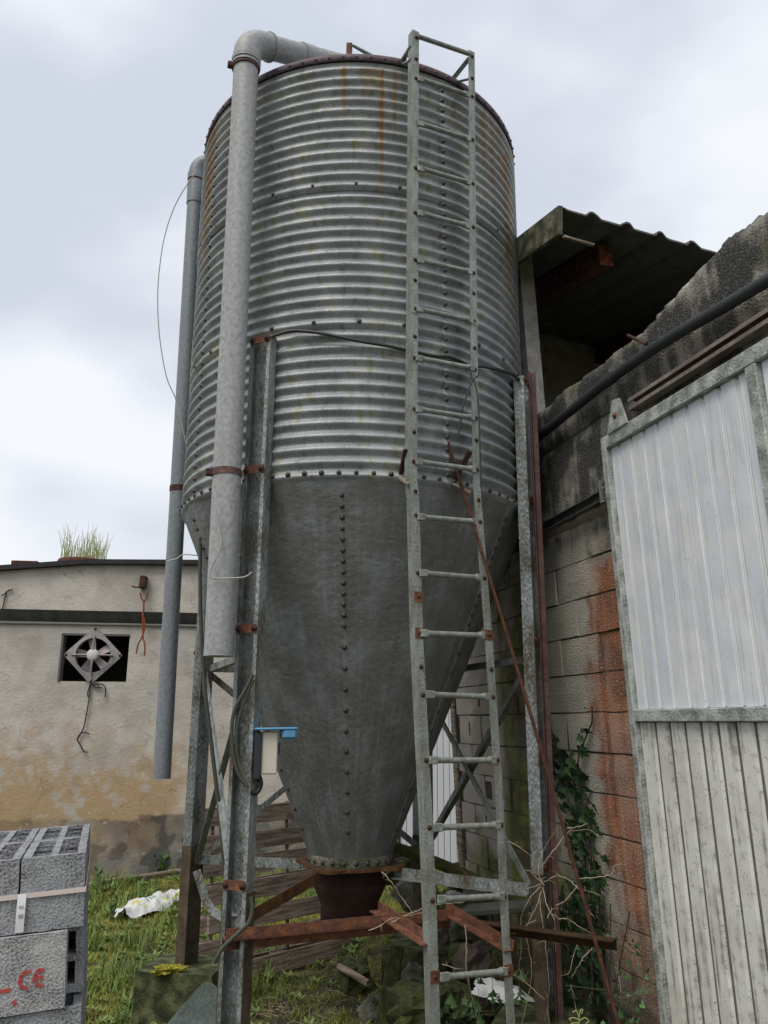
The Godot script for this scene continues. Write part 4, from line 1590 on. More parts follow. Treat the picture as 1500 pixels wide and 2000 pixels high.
# ---------------------------------------------------------------- ladder
func make_ladder() -> void:
	var n := Vector3(sin(deg_to_rad(29.0)), 0, cos(deg_to_rad(29.0)))
	var tg := Vector3(n.z, 0, -n.x)
	var FL := 3.84
	var FR := 4.02
	var foot := at(860, 2160, FL)
	var t := thing("access_ladder", "weathered galvanised ladder fixed to the front of the silo", "ladder", Transform3D(Basis(), foot))
	var w := .043
	var d := .05
	var th := .005
	var left := [[815, 57], [813, 300], [812, 590], [811, 700], [809, 935], [813, 965], [820, 1240], [838, 1600], [846, 1800], [852, 2000], [858, 2160]]
	var right := [[922, 97], [923, 300], [925, 590], [927, 715], [931, 940], [933, 970], [954, 1240], [975, 1560], [986, 1800], [997, 2000], [1005, 2150]]
	var lrail := []
	for e in left: lrail.append(at(e[0] - 9, e[1], FL))
	var rrail := []
	for e in right: rrail.append(at(e[0] - 6.5, e[1], FR))
	var pl := [Vector2(0, -d), Vector2(th, -d), Vector2(th, -th), Vector2(w, -th), Vector2(w, 0), Vector2(0, 0)]
	var pr := [Vector2(w, -d), Vector2(w, 0), Vector2(0, 0), Vector2(0, -th), Vector2(w - th, -th), Vector2(w - th, -d)]
	for side in 2:
		var st := begin()
		var pts: Array = lrail if side == 0 else rrail
		for i in pts.size() - 1:
			sweep(st, pl if side == 0 else pr, pts[i], pts[i + 1] - (pts[i] - pts[i + 1]).normalized() * .0, n)
		var rail := gput("rail", st, M.rail, t)
		# rusty patches: splice plates and bolts along the rail
		var bl := [[0, 70], [0, 112], [0, 150], [0, 325], [0, 413], [0, 505], [0, 545], [0, 601], [0, 655], [0, 697], [0, 797], [0, 842], [0, 900], [0, 958], [0, 1005], [0, 1118], [0, 1165], [0, 1236], [0, 1302], [0, 1357], [0, 1485], [0, 1617], [0, 1760], [0, 1910]] if side == 0 else [[0, 107], [0, 150], [0, 186], [0, 270], [0, 356], [0, 441], [0, 531], [0, 571], [0, 625], [0, 678], [0, 720], [0, 815], [0, 858], [0, 916], [0, 975], [0, 1018], [0, 1128], [0, 1240], [0, 1307], [0, 1361], [0, 1484], [0, 1612], [0, 1752], [0, 1897]]
		var px: Array = left if side == 0 else right
		for e in bl:
			var xx := 0.0
			for i in px.size() - 1:
				if e[1] >= px[i][1] and e[1] <= px[i + 1][1]:
					xx = lerpf(px[i][0], px[i + 1][0], float(e[1] - px[i][1]) / (px[i + 1][1] - px[i][1]))
			var c := at(xx - (9 if side == 0 else 6.5), e[1], FL if side == 0 else FR) + tg * (w * .55) + n * .001
			var bx := facing(c, n)
			bx.basis = bx.basis.scaled(Vector3.ONE * .72)
			gmesh("bolt", bolt_mesh(), M.dark_rust, rail, bx)
			if e[1] in [601, 1236, 1165, 625, 1240, 1897, 1910]:
				st = begin()
				box(st, Transform3D(Basis(tg, Vector3.UP, n), c - n * .0), Vector3(w + .004, .05, .004))
				gput("splice_plate", st, M.rust if e[1] > 1100 else M.rail, rail)
	var rungs := [[822, 68, 918, 103], [822, 150, 918, 184], [822, 237, 920, 270], [822, 325, 920, 355], [822, 413, 918, 440], [822, 505, 922, 530], [820, 601, 925, 625], [818, 697, 927, 718], [818, 797, 928, 815], [818, 900, 930, 916], [822, 1008, 932, 1018], [826, 1118, 942, 1128], [828, 1236, 950, 1241], [840, 1356, 958, 1361], [846, 1485, 970, 1485], [855, 1617, 978, 1612], [862, 1758, 986, 1751], [868, 1910, 992, 1898]]
	for k in rungs.size():
		var e: Array = rungs[k]
		var a := at(e[0] - 4, e[1], FL) - n * .012
		var b := at(e[2] + 2, e[3], FR) - n * .012
		var u := (b - a).normalized()
		var st := begin()
		if k == 0:
			tube(st, [a, b], .0135, 10)
		else:
			tube(st, [a + u * .035, a + u * .055, a.lerp(b, .5), b - u * .055, b - u * .035], [.017, .0135, .0135, .0135, .017], 12)
			bar(st, a - u * .002, a + u * .042, .036, .014, n, .003)
			bar(st, b - u * .042, b + u * .002, .036, .014, n, .003)
		gput("rung", st, M.rail, t)
	# stays to the rim and to the foot of the corrugated wall
	for e in [[808, 84, FL, 781, 127, 3.98], [808, 112, FL, 783, 131, 3.98], [920, 110, FR, 884, 155, 4.12], [920, 150, FR, 884, 162, 4.12], [797, 875, FL, 783, 926, 3.96], [922, 880, FR, 888, 938, 4.07]]:
		var st := begin()
		bar(st, at(e[0], e[1], e[2]) - n * .02, at(e[3], e[4], e[5]), .026, .012, n)
		gput("stay", st, M.post if e[1] < 300 else M.dark_rust, t)
	for e in [[780, 932, 3.95, 800, 946, FL], [886, 945, 4.06, 920, 962, FR]]:
		var st := begin()
		bar(st, at(e[0], e[1], e[2]), at(e[3], e[4], e[5]), .02, .012, Vector3.UP)
		gput("stay_foot", st, M.wood_pale, t)

# ---------------------------------------------------------------- beams, box, rebar
func make_frame_extras() -> void:
	var a := at(437, 1836, 4.0 - .08)
	var mid := at(885, 1793, 4.40)
	var e := at(1200, 1838, 4.02)
	var t := thing("angle_beam", "rusty angle iron beam running from the front silo leg to the ladder", "beam", Transform3D(Basis(), a))
	var st := begin()
	# flat flange on top facing us, upright flange at the back
	sweep(st, [Vector2(-.035, -.05), Vector2(-.029, -.05), Vector2(-.029, 0.0), Vector2(.035, 0.0), Vector2(.035, .006), Vector2(-.035, .006)], mid, a)
	sweep(st, [Vector2(.03, .006), Vector2(.036, .006), Vector2(.036, .05), Vector2(.03, .05)], mid, a)
	gput("angle", st, M.rust, t)
	for s in [[740, 1779, 4.33, 842, 1846, 3.86], [872, 1779, 4.42, 1003, 1858, 4.04]]:
		st = begin()
		sweep(st, angle_poly(.05, .045, .006), at(s[3], s[4], s[5]), at(s[0], s[1], s[2]))
		gput("standoff", st, M.rust, t)
	var t2 := thing("angle_beam", "mossy brown angle beam crossing behind the ladder past the right leg", "beam", Transform3D(Basis(), e))
	st = begin()
	sweep(st, [Vector2(-.035, -.045), Vector2(-.029, -.045), Vector2(-.029, 0.0), Vector2(.03, 0.0), Vector2(.03, .006), Vector2(-.035, .006)], e, mid + Vector3(.03, -.01, 0))
	gput("angle", st, mat(M.rust.albedo_texture, Color(.55, .6, .42), .95, 0.0, 1.3), t2)

	# grey control box with a blue lid
	var p := at(520, 1470, 3.98)
	var b := thing("control_box", "small cream control box with a blue hood beside the front leg", "box", Transform3D(Basis(Vector3.UP, .25), p))
	var cream := mat(M.grain, Color(1, 1, 1), .6, 0.0, 2.0)
	cream.albedo_texture = null
	cream.albedo_color = lin(.6, .55, .45).linear_to_srgb()
	st = begin()
	cbox(st, Transform3D(Basis(), Vector3(.01, 0, 0)), Vector3(.075, .19, .1), .006)
	put("case", st, cream, b)
	st = begin()
	cbox(st, Transform3D(Basis(), Vector3(-.045, -.01, 0)), Vector3(.03, .21, .13), .004)
	put("back_plate", st, plain(lin(.02, .025, .035), .6), b)
	st = begin()
	var blue := plain(lin(.09, .27, .45), .45)
	cbox(st, Transform3D(Basis(Vector3.BACK, .02), Vector3(.035, .108, .01)), Vector3(.2, .012, .14), .005)
	cbox(st, Transform3D(Basis(), Vector3(.098, .085, .01)), Vector3(.07, .05, .135), .012)
	put("hood", st, blue, b)
	st = begin()
	cbox(st, Transform3D(Basis(), Vector3(.05, .02, .03)), Vector3(.018, .05, .03), .003)
	put("latch", st, M.black, b)
	st = begin()
	tube(st, curve_pts([Vector3(-.03, -.1, .0), Vector3(-.02, -.14, .01), Vector3(-.04, -.175, .02), Vector3(-.07, -.17, .03)], 6), .011, 8)
	put("gland_hose", st, M.black, b)

	# leaning reinforcing bar
	var r0 := at(875, 865, 4.05)
	var r1 := at(1207, 2010, 3.85)
	var r2 := r1 + (r1 - r0).normalized() * .35
	var rb := thing("reinforcing_bar", "long rusty reinforcing bar leaning on the silo in front of the wall", "bar", Transform3D(Basis(), r2))
	st = begin()
	var pts := []
	var rad := []
	var nn := 240
	for i in nn + 1:
		var f := float(i) / nn
		var q := r0.lerp(r2, f) + Vector3(.015 * sin(PI * f), 0, .02 * sin(PI * f))
		pts.append(q)
		rad.append(.0095 if i % 2 == 0 else .0078)
	tube(st, pts, rad, 8)
	gput("bar", st, mat(M.rust.albedo_texture, Color(.72, .68, .66), .9, 0.0, 2.0), rb)

# ---------------------------------------------------------------- cables
func cable(called: String, label: String, category: String, pts: Array, r: float, m: Material, n := 7, group := "") -> Node3D:
	var st := begin()
	tube(st, curve_pts(pts, 6), r, n)
	var o := MeshInstance3D.new()
	o.mesh = mesh_of(st)
	o.material_override = m
	o.name = numbered(called)
	add_child(o)
	tag(o, label, category, group)
	return o

func px_path(list: Array, fwd: float) -> Array:
	var out := []
	for e in list: out.append(at(e[0], e[1], e[2] if e.size() > 2 else fwd))
	return out

func make_cables() -> void:
	var c := []
	c.append(at(520, 662, 3.93))
	c.append(at(540, 654, 3.94))
	for e in [[-16.0, 3.70], [-8.0, 3.67], [2.0, 3.625], [10.0, 3.605], [17.2, 3.59], [24.0, 3.585], [30.0, 3.60], [36.0, 3.585], [42.0, 3.61], [50.0, 3.64], [58.0, 3.67], [62.0, 3.685]]:
		c.append(silo_pt(deg_to_rad(e[0]), SR + .028, e[1]))
	c.append(at(1014, 742, 4.42))
	cable("black_cable", "black cable strung around the corrugated silo between two legs", "cable", c, .0095, M.cable)
	cable("black_cable", "black cable running down beside the far left leg of the silo", "cable", px_path([[418, 915], [405, 945], [394, 975], [391, 1060], [392, 1200], [400, 1340], [415, 1470], [430, 1600], [438, 1690], [442, 1740]], 4.55), .011, plain(lin(.05, .055, .04), .6))
	cable("looped_cable", "dark green cable looping out of the front leg channel", "cable", px_path([[494, 1318], [478, 1350], [460, 1382], [453, 1420], [455, 1470], [466, 1512], [482, 1535]], 3.88), .009, plain(lin(.045, .05, .035), .6))
	cable("looped_cable", "thin cable hanging inside the loop of the front leg cable", "cable", px_path([[496, 1328], [478, 1370], [464, 1412], [462, 1470], [474, 1515], [486, 1540]], 3.9), .006, plain(lin(.09, .1, .07), .6))
	cable("loose_cable", "loose grey green cable curling round the foot of the front leg", "cable", px_path([[490, 1752], [493, 1775], [487, 1800], [470, 1818], [455, 1832], [435, 1852], [418, 1880]], 3.84), .009, plain(lin(.06, .07, .05), .6))
	cable("thin_wire", "thin pale wire bowing out from the thin pipe across the sky", "wire", px_path([[381, 338], [345, 395], [322, 460], [311, 530], [308, 590], [312, 660], [325, 735], [345, 785], [362, 860], [380, 920], [395, 985]], 4.75), .0035, plain(lin(.35, .32, .28), .6), 5)
	cable("tie_wire", "short white wire tied round the thin pipe", "wire", px_path([[325, 1096], [345, 1091], [358, 1083], [378, 1084], [397, 1085]], 5.05), .004, plain(lin(.6, .6, .55), .6), 5)
	cable("thin_wire", "thin bent wire hanging over the lower end of the thick pipe", "wire", px_path([[420, 985], [424, 1015], [432, 1060], [424, 1085], [412, 1110], [414, 1128], [455, 1129], [480, 1126], [492, 1117]], 3.8), .004, plain(lin(.4, .38, .34), .6), 5)
	cable("thin_wire", "long thin wire running down the left side of the silo", "wire", px_path([[393, 560], [390, 700], [388, 860], [388, 980], [389, 1080]], 4.62), .0035, plain(lin(.42, .4, .36), .6), 5)
	cable("ladder_wire", "twisted black wire dangling from the right ladder rail", "wire", px_path([[934, 733], [922, 745], [912, 772], [904, 795], [900, 820], [896, 848]], 3.98), .005, M.cable, 6)
	cable("ladder_wire", "black wire tied along the right ladder rail", "wire", px_path([[918, 715], [922, 740], [928, 748], [934, 790], [937, 860], [939, 950]], 3.985), .0045, M.cable, 6)
	# rusty strap hanging at the foot of the front leg, bent flat bar behind
	var t := thing("bent_strap", "bent pale flat bar hanging between the two left silo legs", "bar", Transform3D(Basis(), at(385, 1700, 5.2)))
	var st := begin()
	var p := px_path([[384, 1700], [402, 1760], [415, 1778], [435, 1792]], 5.1)
	for i in 3: bar(st, p[i], p[i + 1], .045, .006, Vector3(.3, .2, 1))
	gput("strap", st, M.post, t)

# ---------------------------------------------------------------- concrete blocks
var chip: FastNoiseLite
func chipped(st: SurfaceTool, a: Vector3, b: Vector3, c: Vector3, d: Vector3, n: int, m: int) -> void:
	# a quad cut into small faces whose corners are knocked about a little
	if chip == null:
		chip = FastNoiseLite.new()
		chip.seed = 64
		chip.frequency = 55.0
		chip.fractal_octaves = 3
	var f := func(u: float, v: float) -> Vector3:
		var p := a.lerp(b, u).lerp(d.lerp(c, u), v)
		return p + Vector3(chip.get_noise_3dv(p), chip.get_noise_3dv(p + Vector3(7, 0, 0)), chip.get_noise_3dv(p + Vector3(0, 0, 9))) * .0022
	for i in n:
		for j in m:
			quad(st, f.call(float(i) / n, float(j) / m), f.call(float(i + 1) / n, float(j) / m), f.call(float(i + 1) / n, float(j + 1) / m), f.call(float(i) / n, float(j + 1) / m))

func block_shape(w: float, h: float, d: float, axis_top := true) -> ArrayMesh:
	# hollow block, origin in the middle of the bottom; cavities open upwards
	var st := begin()
	st.set_smooth_group(-1)
	var x0 := -w / 2
	var x1 := w / 2
	var z0 := -d / 2
	var z1 := d / 2
	var j := func() -> float: return rng.randf_range(-.0025, .0025)
	chipped(st, Vector3(x0, 0, z1), Vector3(x1, 0, z1), Vector3(x1, h, z1), Vector3(x0, h, z1), 10, 8)
	chipped(st, Vector3(x1, 0, z1), Vector3(x1, 0, z0), Vector3(x1, h, z0), Vector3(x1, h, z1), 10, 8)
	chipped(st, Vector3(x1, 0, z0), Vector3(x0, 0, z0), Vector3(x0, h, z0), Vector3(x1, h, z0), 10, 8)
	chipped(st, Vector3(x0, 0, z0), Vector3(x0, 0, z1), Vector3(x0, h, z1), Vector3(x0, h, z0), 10, 8)
	quad(st, Vector3(x0, 0, z0), Vector3(x1, 0, z0), Vector3(x1, 0, z1), Vector3(x0, 0, z1))
	var xs := [x0, x0 + .025, -.011, .011, x1 - .025, x1]
	var c := (d - .05 - .018) / 3.0
	var zs := [z0, z0 + .025, z0 + .025 + c, z0 + .034 + c, z0 + .034 + 2 * c, z0 + .043 + 2 * c, z1 - .025, z1]
	for a in 5:
		for b in 7:
			var u := [Vector3(xs[a], h, zs[b + 1]), Vector3(xs[a + 1], h, zs[b + 1]), Vector3(xs[a + 1], h, zs[b]), Vector3(xs[a], h, zs[b])]
			var hole: bool = (a == 1 or a == 3) and (b == 1 or b == 3 or b == 5)
			var rib: bool = (a == 1 or a == 3) and (b == 2 or b == 4)
			if hole or rib:
				var low := Vector3(0, -.19 if hole else -.006, 0)
				quad(st, u[0] + low, u[1] + low, u[2] + low, u[3] + low)
				for k in 4:
					quad(st, u[(k + 1) % 4] + low, u[k] + low, u[k], u[(k + 1) % 4])
			else:
				chipped(st, u[0], u[1], u[2], u[3], 2, 3)
	return mesh_of(st)

func make_blocks() -> void:
	var a := deg_to_rad(72.0)
	var bx := Basis(Vector3(sin(a), 0, -cos(a)), Vector3.UP, Vector3(cos(a), 0, sin(a)))
	bx = bx * Basis(Vector3.BACK, deg_to_rad(3.4))
	var corner := at(168, 1663, 2.72)
	var W := .185
	var Hh := .212
	var D := .40
	var fr := Transform3D(bx, corner)   # local: x to the right along the front, y up, z towards us
	var mesh := block_shape(W - .004, Hh - .004, D - .004)
	var m: StandardMaterial3D = M.conc
	var m2 := mat(M.grain, Color(.9, .91, .93), .97, 0.0, 1.3, M.rough_bump, .35)
	var grp := "hollow concrete blocks in the strapped stack"
	for course in 6:
		if course == 1: continue
		for c in 3:
			for r in 2:
				var p := Vector3(-W * (c + .5) + rng.randf_range(-.002, .002), -Hh * (course + 1), -D * (r + .5))
				if course > 1: p += Vector3(.004, 0, .012)
				var lab := "hollow concrete block, %s course, %s row, %s" % [["top", "second", "third", "fourth", "fifth", "bottom"][course], ["lettered front", "rear"][r], ["at the grass side", "middle of three", "farthest from the grass"][c]]
				var o := put_mesh("concrete_block", mesh, m2 if (course + c) % 2 == 0 else m, self, fr * Transform3D(Basis(Vector3.UP, rng.randf_range(-.006, .006)), p))
				tag(o, lab, "block", grp)
	# second course: a long block laid flat in front, and one on its side with the cavities showing
	var long_mesh := block_shape(.40, Hh - .006, .15)
	var ce := put_mesh("concrete_block", long_mesh, mat(M.grain, Color(1.0, 1.0, 1.0), .97, 0.0, 1.3, M.rough_bump, .35), self, fr * Transform3D(Basis(), Vector3(-.046 - .2, -Hh * 2 + .002, -.055)))
	tag(ce, "concrete block laid lengthwise with red CE lettering on its face", "block", grp)
	var side_mesh := block_shape(Hh - .012, .18, .30)
	var sb := put_mesh("concrete_block", side_mesh, m, self, fr * Transform3D(Basis(Vector3(0, 1, 0), Vector3(0, 0, 1), Vector3(1, 0, 0)), Vector3(-.148, -Hh * 1.5, -.28)))
	tag(sb, "concrete block lying on its side with its cavities facing out", "block", grp)
	for c in 2:
		var o2 := put_mesh("concrete_block", mesh, m2, self, fr * Transform3D(Basis(), Vector3(-W * (c + .5), -Hh * 2, -D * 1.5 - .05)))
		tag(o2, "hollow concrete block behind the lettered one, %s" % ["at the grass side", "away from the grass"][c], "block", grp)
	# red stencilled lettering on the long block
	var face := Transform3D(fr.basis, fr * Vector3(0, 0, .0222))
	var strokes := [[[275, 1512], [232, 1516], [195, 1556], [182, 1606], [205, 1656], [255, 1668]], [[400, 1492], [362, 1498], [330, 1540], [318, 1590], [345, 1636], [395, 1648]], [[330, 1572], [392, 1566]], [[0, 1702], [100, 1680]], [[126, 1792], [142, 1812]]]
	var st := begin()
	for s in strokes:
		for i in s.size() - 1:
			var p := []
			for k in 2:
				p.append(face * on_plane(s[i + k][0] / 4.76, 1580 + s[i + k][1] / 4.76, face, .0))
			var ext: Vector3 = (p[1] - p[0]).normalized() * .003
			# ink that took only on the high grains
			var A: Vector3 = p[0] - ext
			var Bp: Vector3 = p[1] + ext
			var nseg := maxi(2, int(A.distance_to(Bp) / .0035))
			var sd := (Bp - A).normalized().cross(fr.basis.z)
			for q in nseg:
				for lane in 3:
					if rng.randf() < (.14 if lane == 1 else .3): continue
					var off := sd * ((lane - 1) * .0036)
					bar(st, A.lerp(Bp, float(q) / nseg) + off, A.lerp(Bp, float(q + 1) / nseg) + off, .0036, .0012, fr.basis.z)
	var ltr := gput("lettering", st, plain(lin(.42, .06, .055), .9), ce)
	ltr.set_meta("label", "red stencilled CE letters")
	# strap and paper tag
	var sp := thing("packing_strap", "pale pink packing strap pulled tight round the top course of blocks", "strap", Transform3D(Basis(), fr * Vector3(0, -.12, 0)))
	st = begin()
	var y0 := -.108
	bar(st, fr * Vector3(-.9, y0, .003), fr * Vector3(.003, y0, .003), .014, .002, fr.basis.z)
	bar(st, fr * Vector3(.003, y0, .003), fr * Vector3(.003, y0 + .005, -.81), .002, .014, fr.basis.y)
	gput("band", st, plain(lin(.62, .54, .49), .5), sp)
	var pt := thing("paper_tag", "white printed paper tag hanging from the packing strap", "tag", Transform3D(Basis(), fr * Vector3(-.17, -.12, .006)))
	st = begin()
	st.set_smooth_group(0)
	for i in 6:
		var f0 := i / 6.0
		var f1 := (i + 1) / 6.0
		var q := func(f: float, s: float) -> Vector3: return fr * Vector3(-.176 + s * .012 - f * .004, -.102 - f * .105, .006 + .006 * sin(f * 3.0))
		quad(st, q.call(f1, -1), q.call(f1, 1), q.call(f0, 1), q.call(f0, -1))
		quad(st, q.call(f0, -1) - fr.basis.z * .001, q.call(f0, 1) - fr.basis.z * .001, q.call(f1, 1) - fr.basis.z * .001, q.call(f1, -1) - fr.basis.z * .001)
	gput("paper", st, plain(lin(.7, .7, .72), .8), pt)
	st = begin()
	for e in [.3, .34, .52, .56, .6]:
		bar(st, fr * Vector3(-.184, -.102 - e * .105, .0135 - .002 * absf(e - .5)), fr * Vector3(-.170, -.102 - e * .105, .0135 - .002 * absf(e - .5)), .0012, .0008, fr.basis.z)
	gput("print", st, plain(lin(.1, .1, .12), .8), pt)

# ---------------------------------------------------------------- pallets
func make_pallets() -> void:
	var ang := deg_to_rad(45.0)
	for which in 1:
		var b := Basis(Vector3(sin(ang), 0, -cos(ang)), Vector3.UP, Vector3(cos(ang), 0, sin(ang)))
		b = b * Basis(Vector3.RIGHT, -.07 - .05 * which)
		var org := at_h(404, 1990, 0.0)
		org = Vector3(-1.16, .0, -5.80) if which == 0 else Vector3(-1.10, .02, -6.12)
		var t := thing("wooden_pallet", ["weathered wooden pallet standing on edge behind the front silo leg", "second wooden pallet standing close behind the weathered one"][which], "pallet", Transform3D(b, org), "pallets standing on edge")
		var L := 1.42
		var ys := [.05, .215, .37, .545, .71, .86, 1.03]
		for k in ys.size():
			for layer in 2:
				if layer == 1 and k % 3 != 0: continue
				var st := begin()
				var hgt := rng.randf_range(.108, .126)
				var l0 := rng.randf_range(-.02, .02)
				var tilt := rng.randf_range(-.006, .006)
				var z := .0 if layer == 0 else -.135
				if which == 0 and layer == 0 and k == 2: l0 = .06
				cbox(st, Transform3D(Basis(Vector3.BACK, tilt), Vector3(L / 2 + l0, ys[k] + .05, z)), Vector3(L, hgt, .022), .003)
				put("plank", st, M.wood if (k + layer + which) % 3 else M.wood_pale if layer == 1 else M.wood, t)
		for k in 3:
			for j in ys.size():
				var st := begin()
				cbox(st, Transform3D(Basis(), Vector3(.07 + (L - .14) * k / 2.0, ys[j] + .05, -.0675)), Vector3(.13, .094, .108), .003)
				put("spacer", st, M.wood, t)
			var st2 := begin()
			cbox(st2, Transform3D(Basis(), Vector3(.07 + (L - .14) * k / 2.0 + .03, .6, -.022)), Vector3(.022, 1.1, .018), .002)
			put("stringer", st2, M.wood_pale, t)

# ---------------------------------------------------------------- clutter
func make_clutter() -> void:
	var lp: Array = M.legs
	var names := ["right", "rear", "far left", "front"]
	for k in 4:
		var p: Vector3 = lp[k][0]
		var d: Vector3 = lp[k][1]
		var c := Vector3(p.x, 0, p.z) + d * .05
		var st := begin()
		var yaw := atan2(d.x, d.z)
		var sz := Vector3(.44, .62, .46)
		# uneven cast block
		var q := []
		for y in [-.32, .305]:
			for e in [[-1, 1], [1, 1], [1, -1], [-1, -1]]:
				q.append(Vector3(e[0] * sz.x / 2 + rng.randf_range(-.015, .015), y + rng.randf_range(-.01, .01), e[1] * sz.z / 2 + rng.randf_range(-.015, .015)))
		hexa(st, q)
		var o := put("concrete_footing", st, mat(M.moss_conc.albedo_texture, Color(.75, .8, .62), 1.0, 0.0, 1.6, M.rough_bump, .8), self)
		o.transform = Transform3D(Basis(Vector3.UP, yaw + (.35 if k == 2 else .1)), c + Vector3(0, 0, 0))
		tag(o, "mossy concrete footing under the %s silo leg" % names[k], "footing", "silo leg footings")
	# moss cushion on the far left footing
	var fm := blob(3, Vector3(.085, .016, .045), .9, 12)
	var mc := put_mesh("moss_cushion", fm, mat(M.moss.albedo_texture, Color(1.9, 1.7, 1.0), 1.0, 0.0, 3.0, M.rough_bump, 1.5), self, Transform3D(Basis(Vector3.UP, .4), at(330, 1893, 5.25)))
	tag(mc, "bright yellow green moss cushion on the far left footing", "moss")
	# dark sheet leaning at the footing
	var g := thing("rubber_sheet", "dark grey rubber sheet slumped against the mossy footing", "sheet", Transform3D(Basis(), at(330, 1990, 4.7)))
	var st := begin()
	st.set_smooth_group(0)
	var A := at(398, 1918, 4.72)
	var B := at(440, 1935, 4.6)
	var C := at(446, 2080, 4.35)
	var D := at(296, 2040, 4.6)
	var n := 8
	var pt := func(i: int, j: int) -> Vector3:
		var u := float(i) / n
		var v := float(j) / n
		return A.lerp(B, u).lerp(D.lerp(C, u), v) + Vector3(0, .012 * sin(u * 5.0 + v * 3.0), .02 * sin(PI * v) * sin(PI * u))
	for i in n:
		for j in n:
			quad(st, pt.call(i, j + 1), pt.call(i + 1, j + 1), pt.call(i + 1, j), pt.call(i, j))
	gput("sheet", st, mat(M.moss_conc.albedo_texture, Color(.72, .8, .9), .8, 0.0, .9, M.fine, .4), g)
	# plastic bags
	bag("plastic_bag", "crumpled white plastic sack with green and yellow print lying on the grass", (at_h(236, 1790, .06) + at_h(350, 1748, .06)) * .5, Vector2(at_h(236, 1790, .06).distance_to(at_h(350, 1748, .06)), .34), -atan2(at_h(350, 1748, .06).z - at_h(236, 1790, .06).z, at_h(350, 1748, .06).x - at_h(236, 1790, .06).x), 11, true)
	bag("plastic_bag", "crumpled white plastic bag caught among the ivy behind the ladder", at(985, 1940, 4.95), Vector2(.34, .16), -.5, 21, false, .35)
	bag("plastic_bag", "small white scrap of plastic on the rubble behind the ladder", at(890, 1757, 5.9), Vector2(.12, .1), .1, 31, false, .2)
	# stones
	var stones := [[818, 1963, 5.05, .17, .1, .14, true, "large mossy stone beside the foot of the ladder"], [812, 1918, 5.5, .13, .07, .1, true, "flat yellow green mossy stone behind the ladder"], [898, 1862, 5.3, .075, .05, .06, true, "small bright mossy stone behind the lowest ladder rungs"], [925, 1880, 5.25, .1, .1, .09, false, "bare grey angular stone behind the lowest ladder rung"], [880, 1812, 5.7, .13, .08, .1, false, "grey stone on the rubble under the rusty beam"], [905, 1815, 5.6, .1, .07, .09, true, "mossy stone on the rubble beside the grey one"], [880, 1960, 5.2, .15, .12, .13, true, "dark mossy stone between the ladder rails"], [745, 1990, 5.4, .14, .1, .12, true, "mossy stone beside the leaning mossy plank"], [775, 1700, 6.6, .16, .12, .12, true, "mossy rubble stone behind the hopper outlet"], [812, 1745, 6.4, .15, .12, .12, true, "dark rubble stone behind the rear leg"], [690, 1905, 5.8, .1, .08, .1, true, "round mossy stone under the hopper outlet"], [950, 1755, 6.2, .18, .12, .14, true, "mossy rubble stone at the end of the block wall"], [910, 1720, 6.5, .14, .1, .12, true, "upper mossy rubble stone at the end of the block wall"], [960, 1950, 5.15, .12, .07, .1, false, "brown stone under the white plastic bag"], [640, 1985, 5.5, .07, .04, .06, false, "small red brown stone on the bare earth under the silo"], [265, 1950, 5.9, .16, .04, .1, false, "flat brown stone sunk in the grass near the footing"]]
	for i in stones.size():
		var s: Array = stones[i]
		var o := put_mesh("stone", blob(40 + i, Vector3(s[3], s[4], s[5]), .55, 7), M.moss if s[6] and i % 2 == 0 else (M.moss_conc if s[6] else mat(M.grain, Color(.62, .56, .5), 1.0, 0.0, 2.5, M.rough_bump, 1.0)), self, Transform3D(Basis(Vector3.UP, i * 1.3) * Basis(Vector3.RIGHT, .3 * sin(i * 2.0)), at(s[0], s[1], s[2])))
		tag(o, s[7], "stone", "rubble stones under the silo")
	# mossy timber, log, pipe
	var mp := thing("mossy_plank", "moss covered plank leaning under the silo", "plank", Transform3D(Basis(), at(735, 2000, 5.2)))
	st = begin()
	bar(st, at(776, 1850, 5.35), at(738, 2040, 5.1), .085, .07, Vector3(0, .3, 1), .008)
	gput("board", st, M.moss, mp)
	cable("mossy_pipe", "mossy old pipe sloping down from the hopper to the wall", "pipe", px_path([[772, 1655, 5.35], [830, 1676, 5.3], [900, 1705, 5.25], [965, 1736, 5.2], [1030, 1762, 5.15]], 5.2), .034, mat(M.moss.albedo_texture, Color(1.15, 1.05, 1.0), 1.0, 0.0, 2.0, M.rough_bump, 1.6), 12)
	cable("wooden_stick", "cut pale wooden stick under the pallet", "stick", px_path([[662, 1888, 5.75], [690, 1903, 5.65], [720, 1921, 5.55]], 5.6), .021, M.wood_pale, 10)
	var od := thing("old_board", "grey board lying on the rubble below the right leg strut", "board", Transform3D(Basis(), at(960, 1780, 5.0)))
	st = begin()
	bar(st, at(905, 1778, 5.1), at(1046, 1768, 4.75), .12, .03, Vector3(0, 1, .3), .004)
	gput("board", st, mat(M.grain, Color(.5, .52, .48), 1.0, 0.0, 1.5), od)
	# twigs and straw scattered on the earth
	st = begin()
	for i in 420:
		var x := rng.randf_range(-.95, 1.0)
		var z := rng.randf_range(-6.9, -4.9)
		if rng.randf() < .35:
			x = rng.randf_range(-3.4, -1.0)
			z = rng.randf_range(-9.5, -5.6)
		var y := gh(x, z) + .008
		var l := rng.randf_range(.03, .16)
		var yaw := rng.randf() * TAU
		var p0 := Vector3(x, y, z)
		tube(st, [p0, p0 + Vector3(cos(yaw) * l * .5, rng.randf_range(.0, .03), sin(yaw) * l * .5), p0 + Vector3(cos(yaw + .2) * l, rng.randf_range(-.005, .02), sin(yaw + .2) * l)], .0028, 4, false)
	var lt := put("twig_litter", st, M.wood_pale, self)
	tag(lt, "scattered pale twigs and straw on the bare earth", "twigs")
	lt.set_meta("kind", "stuff")
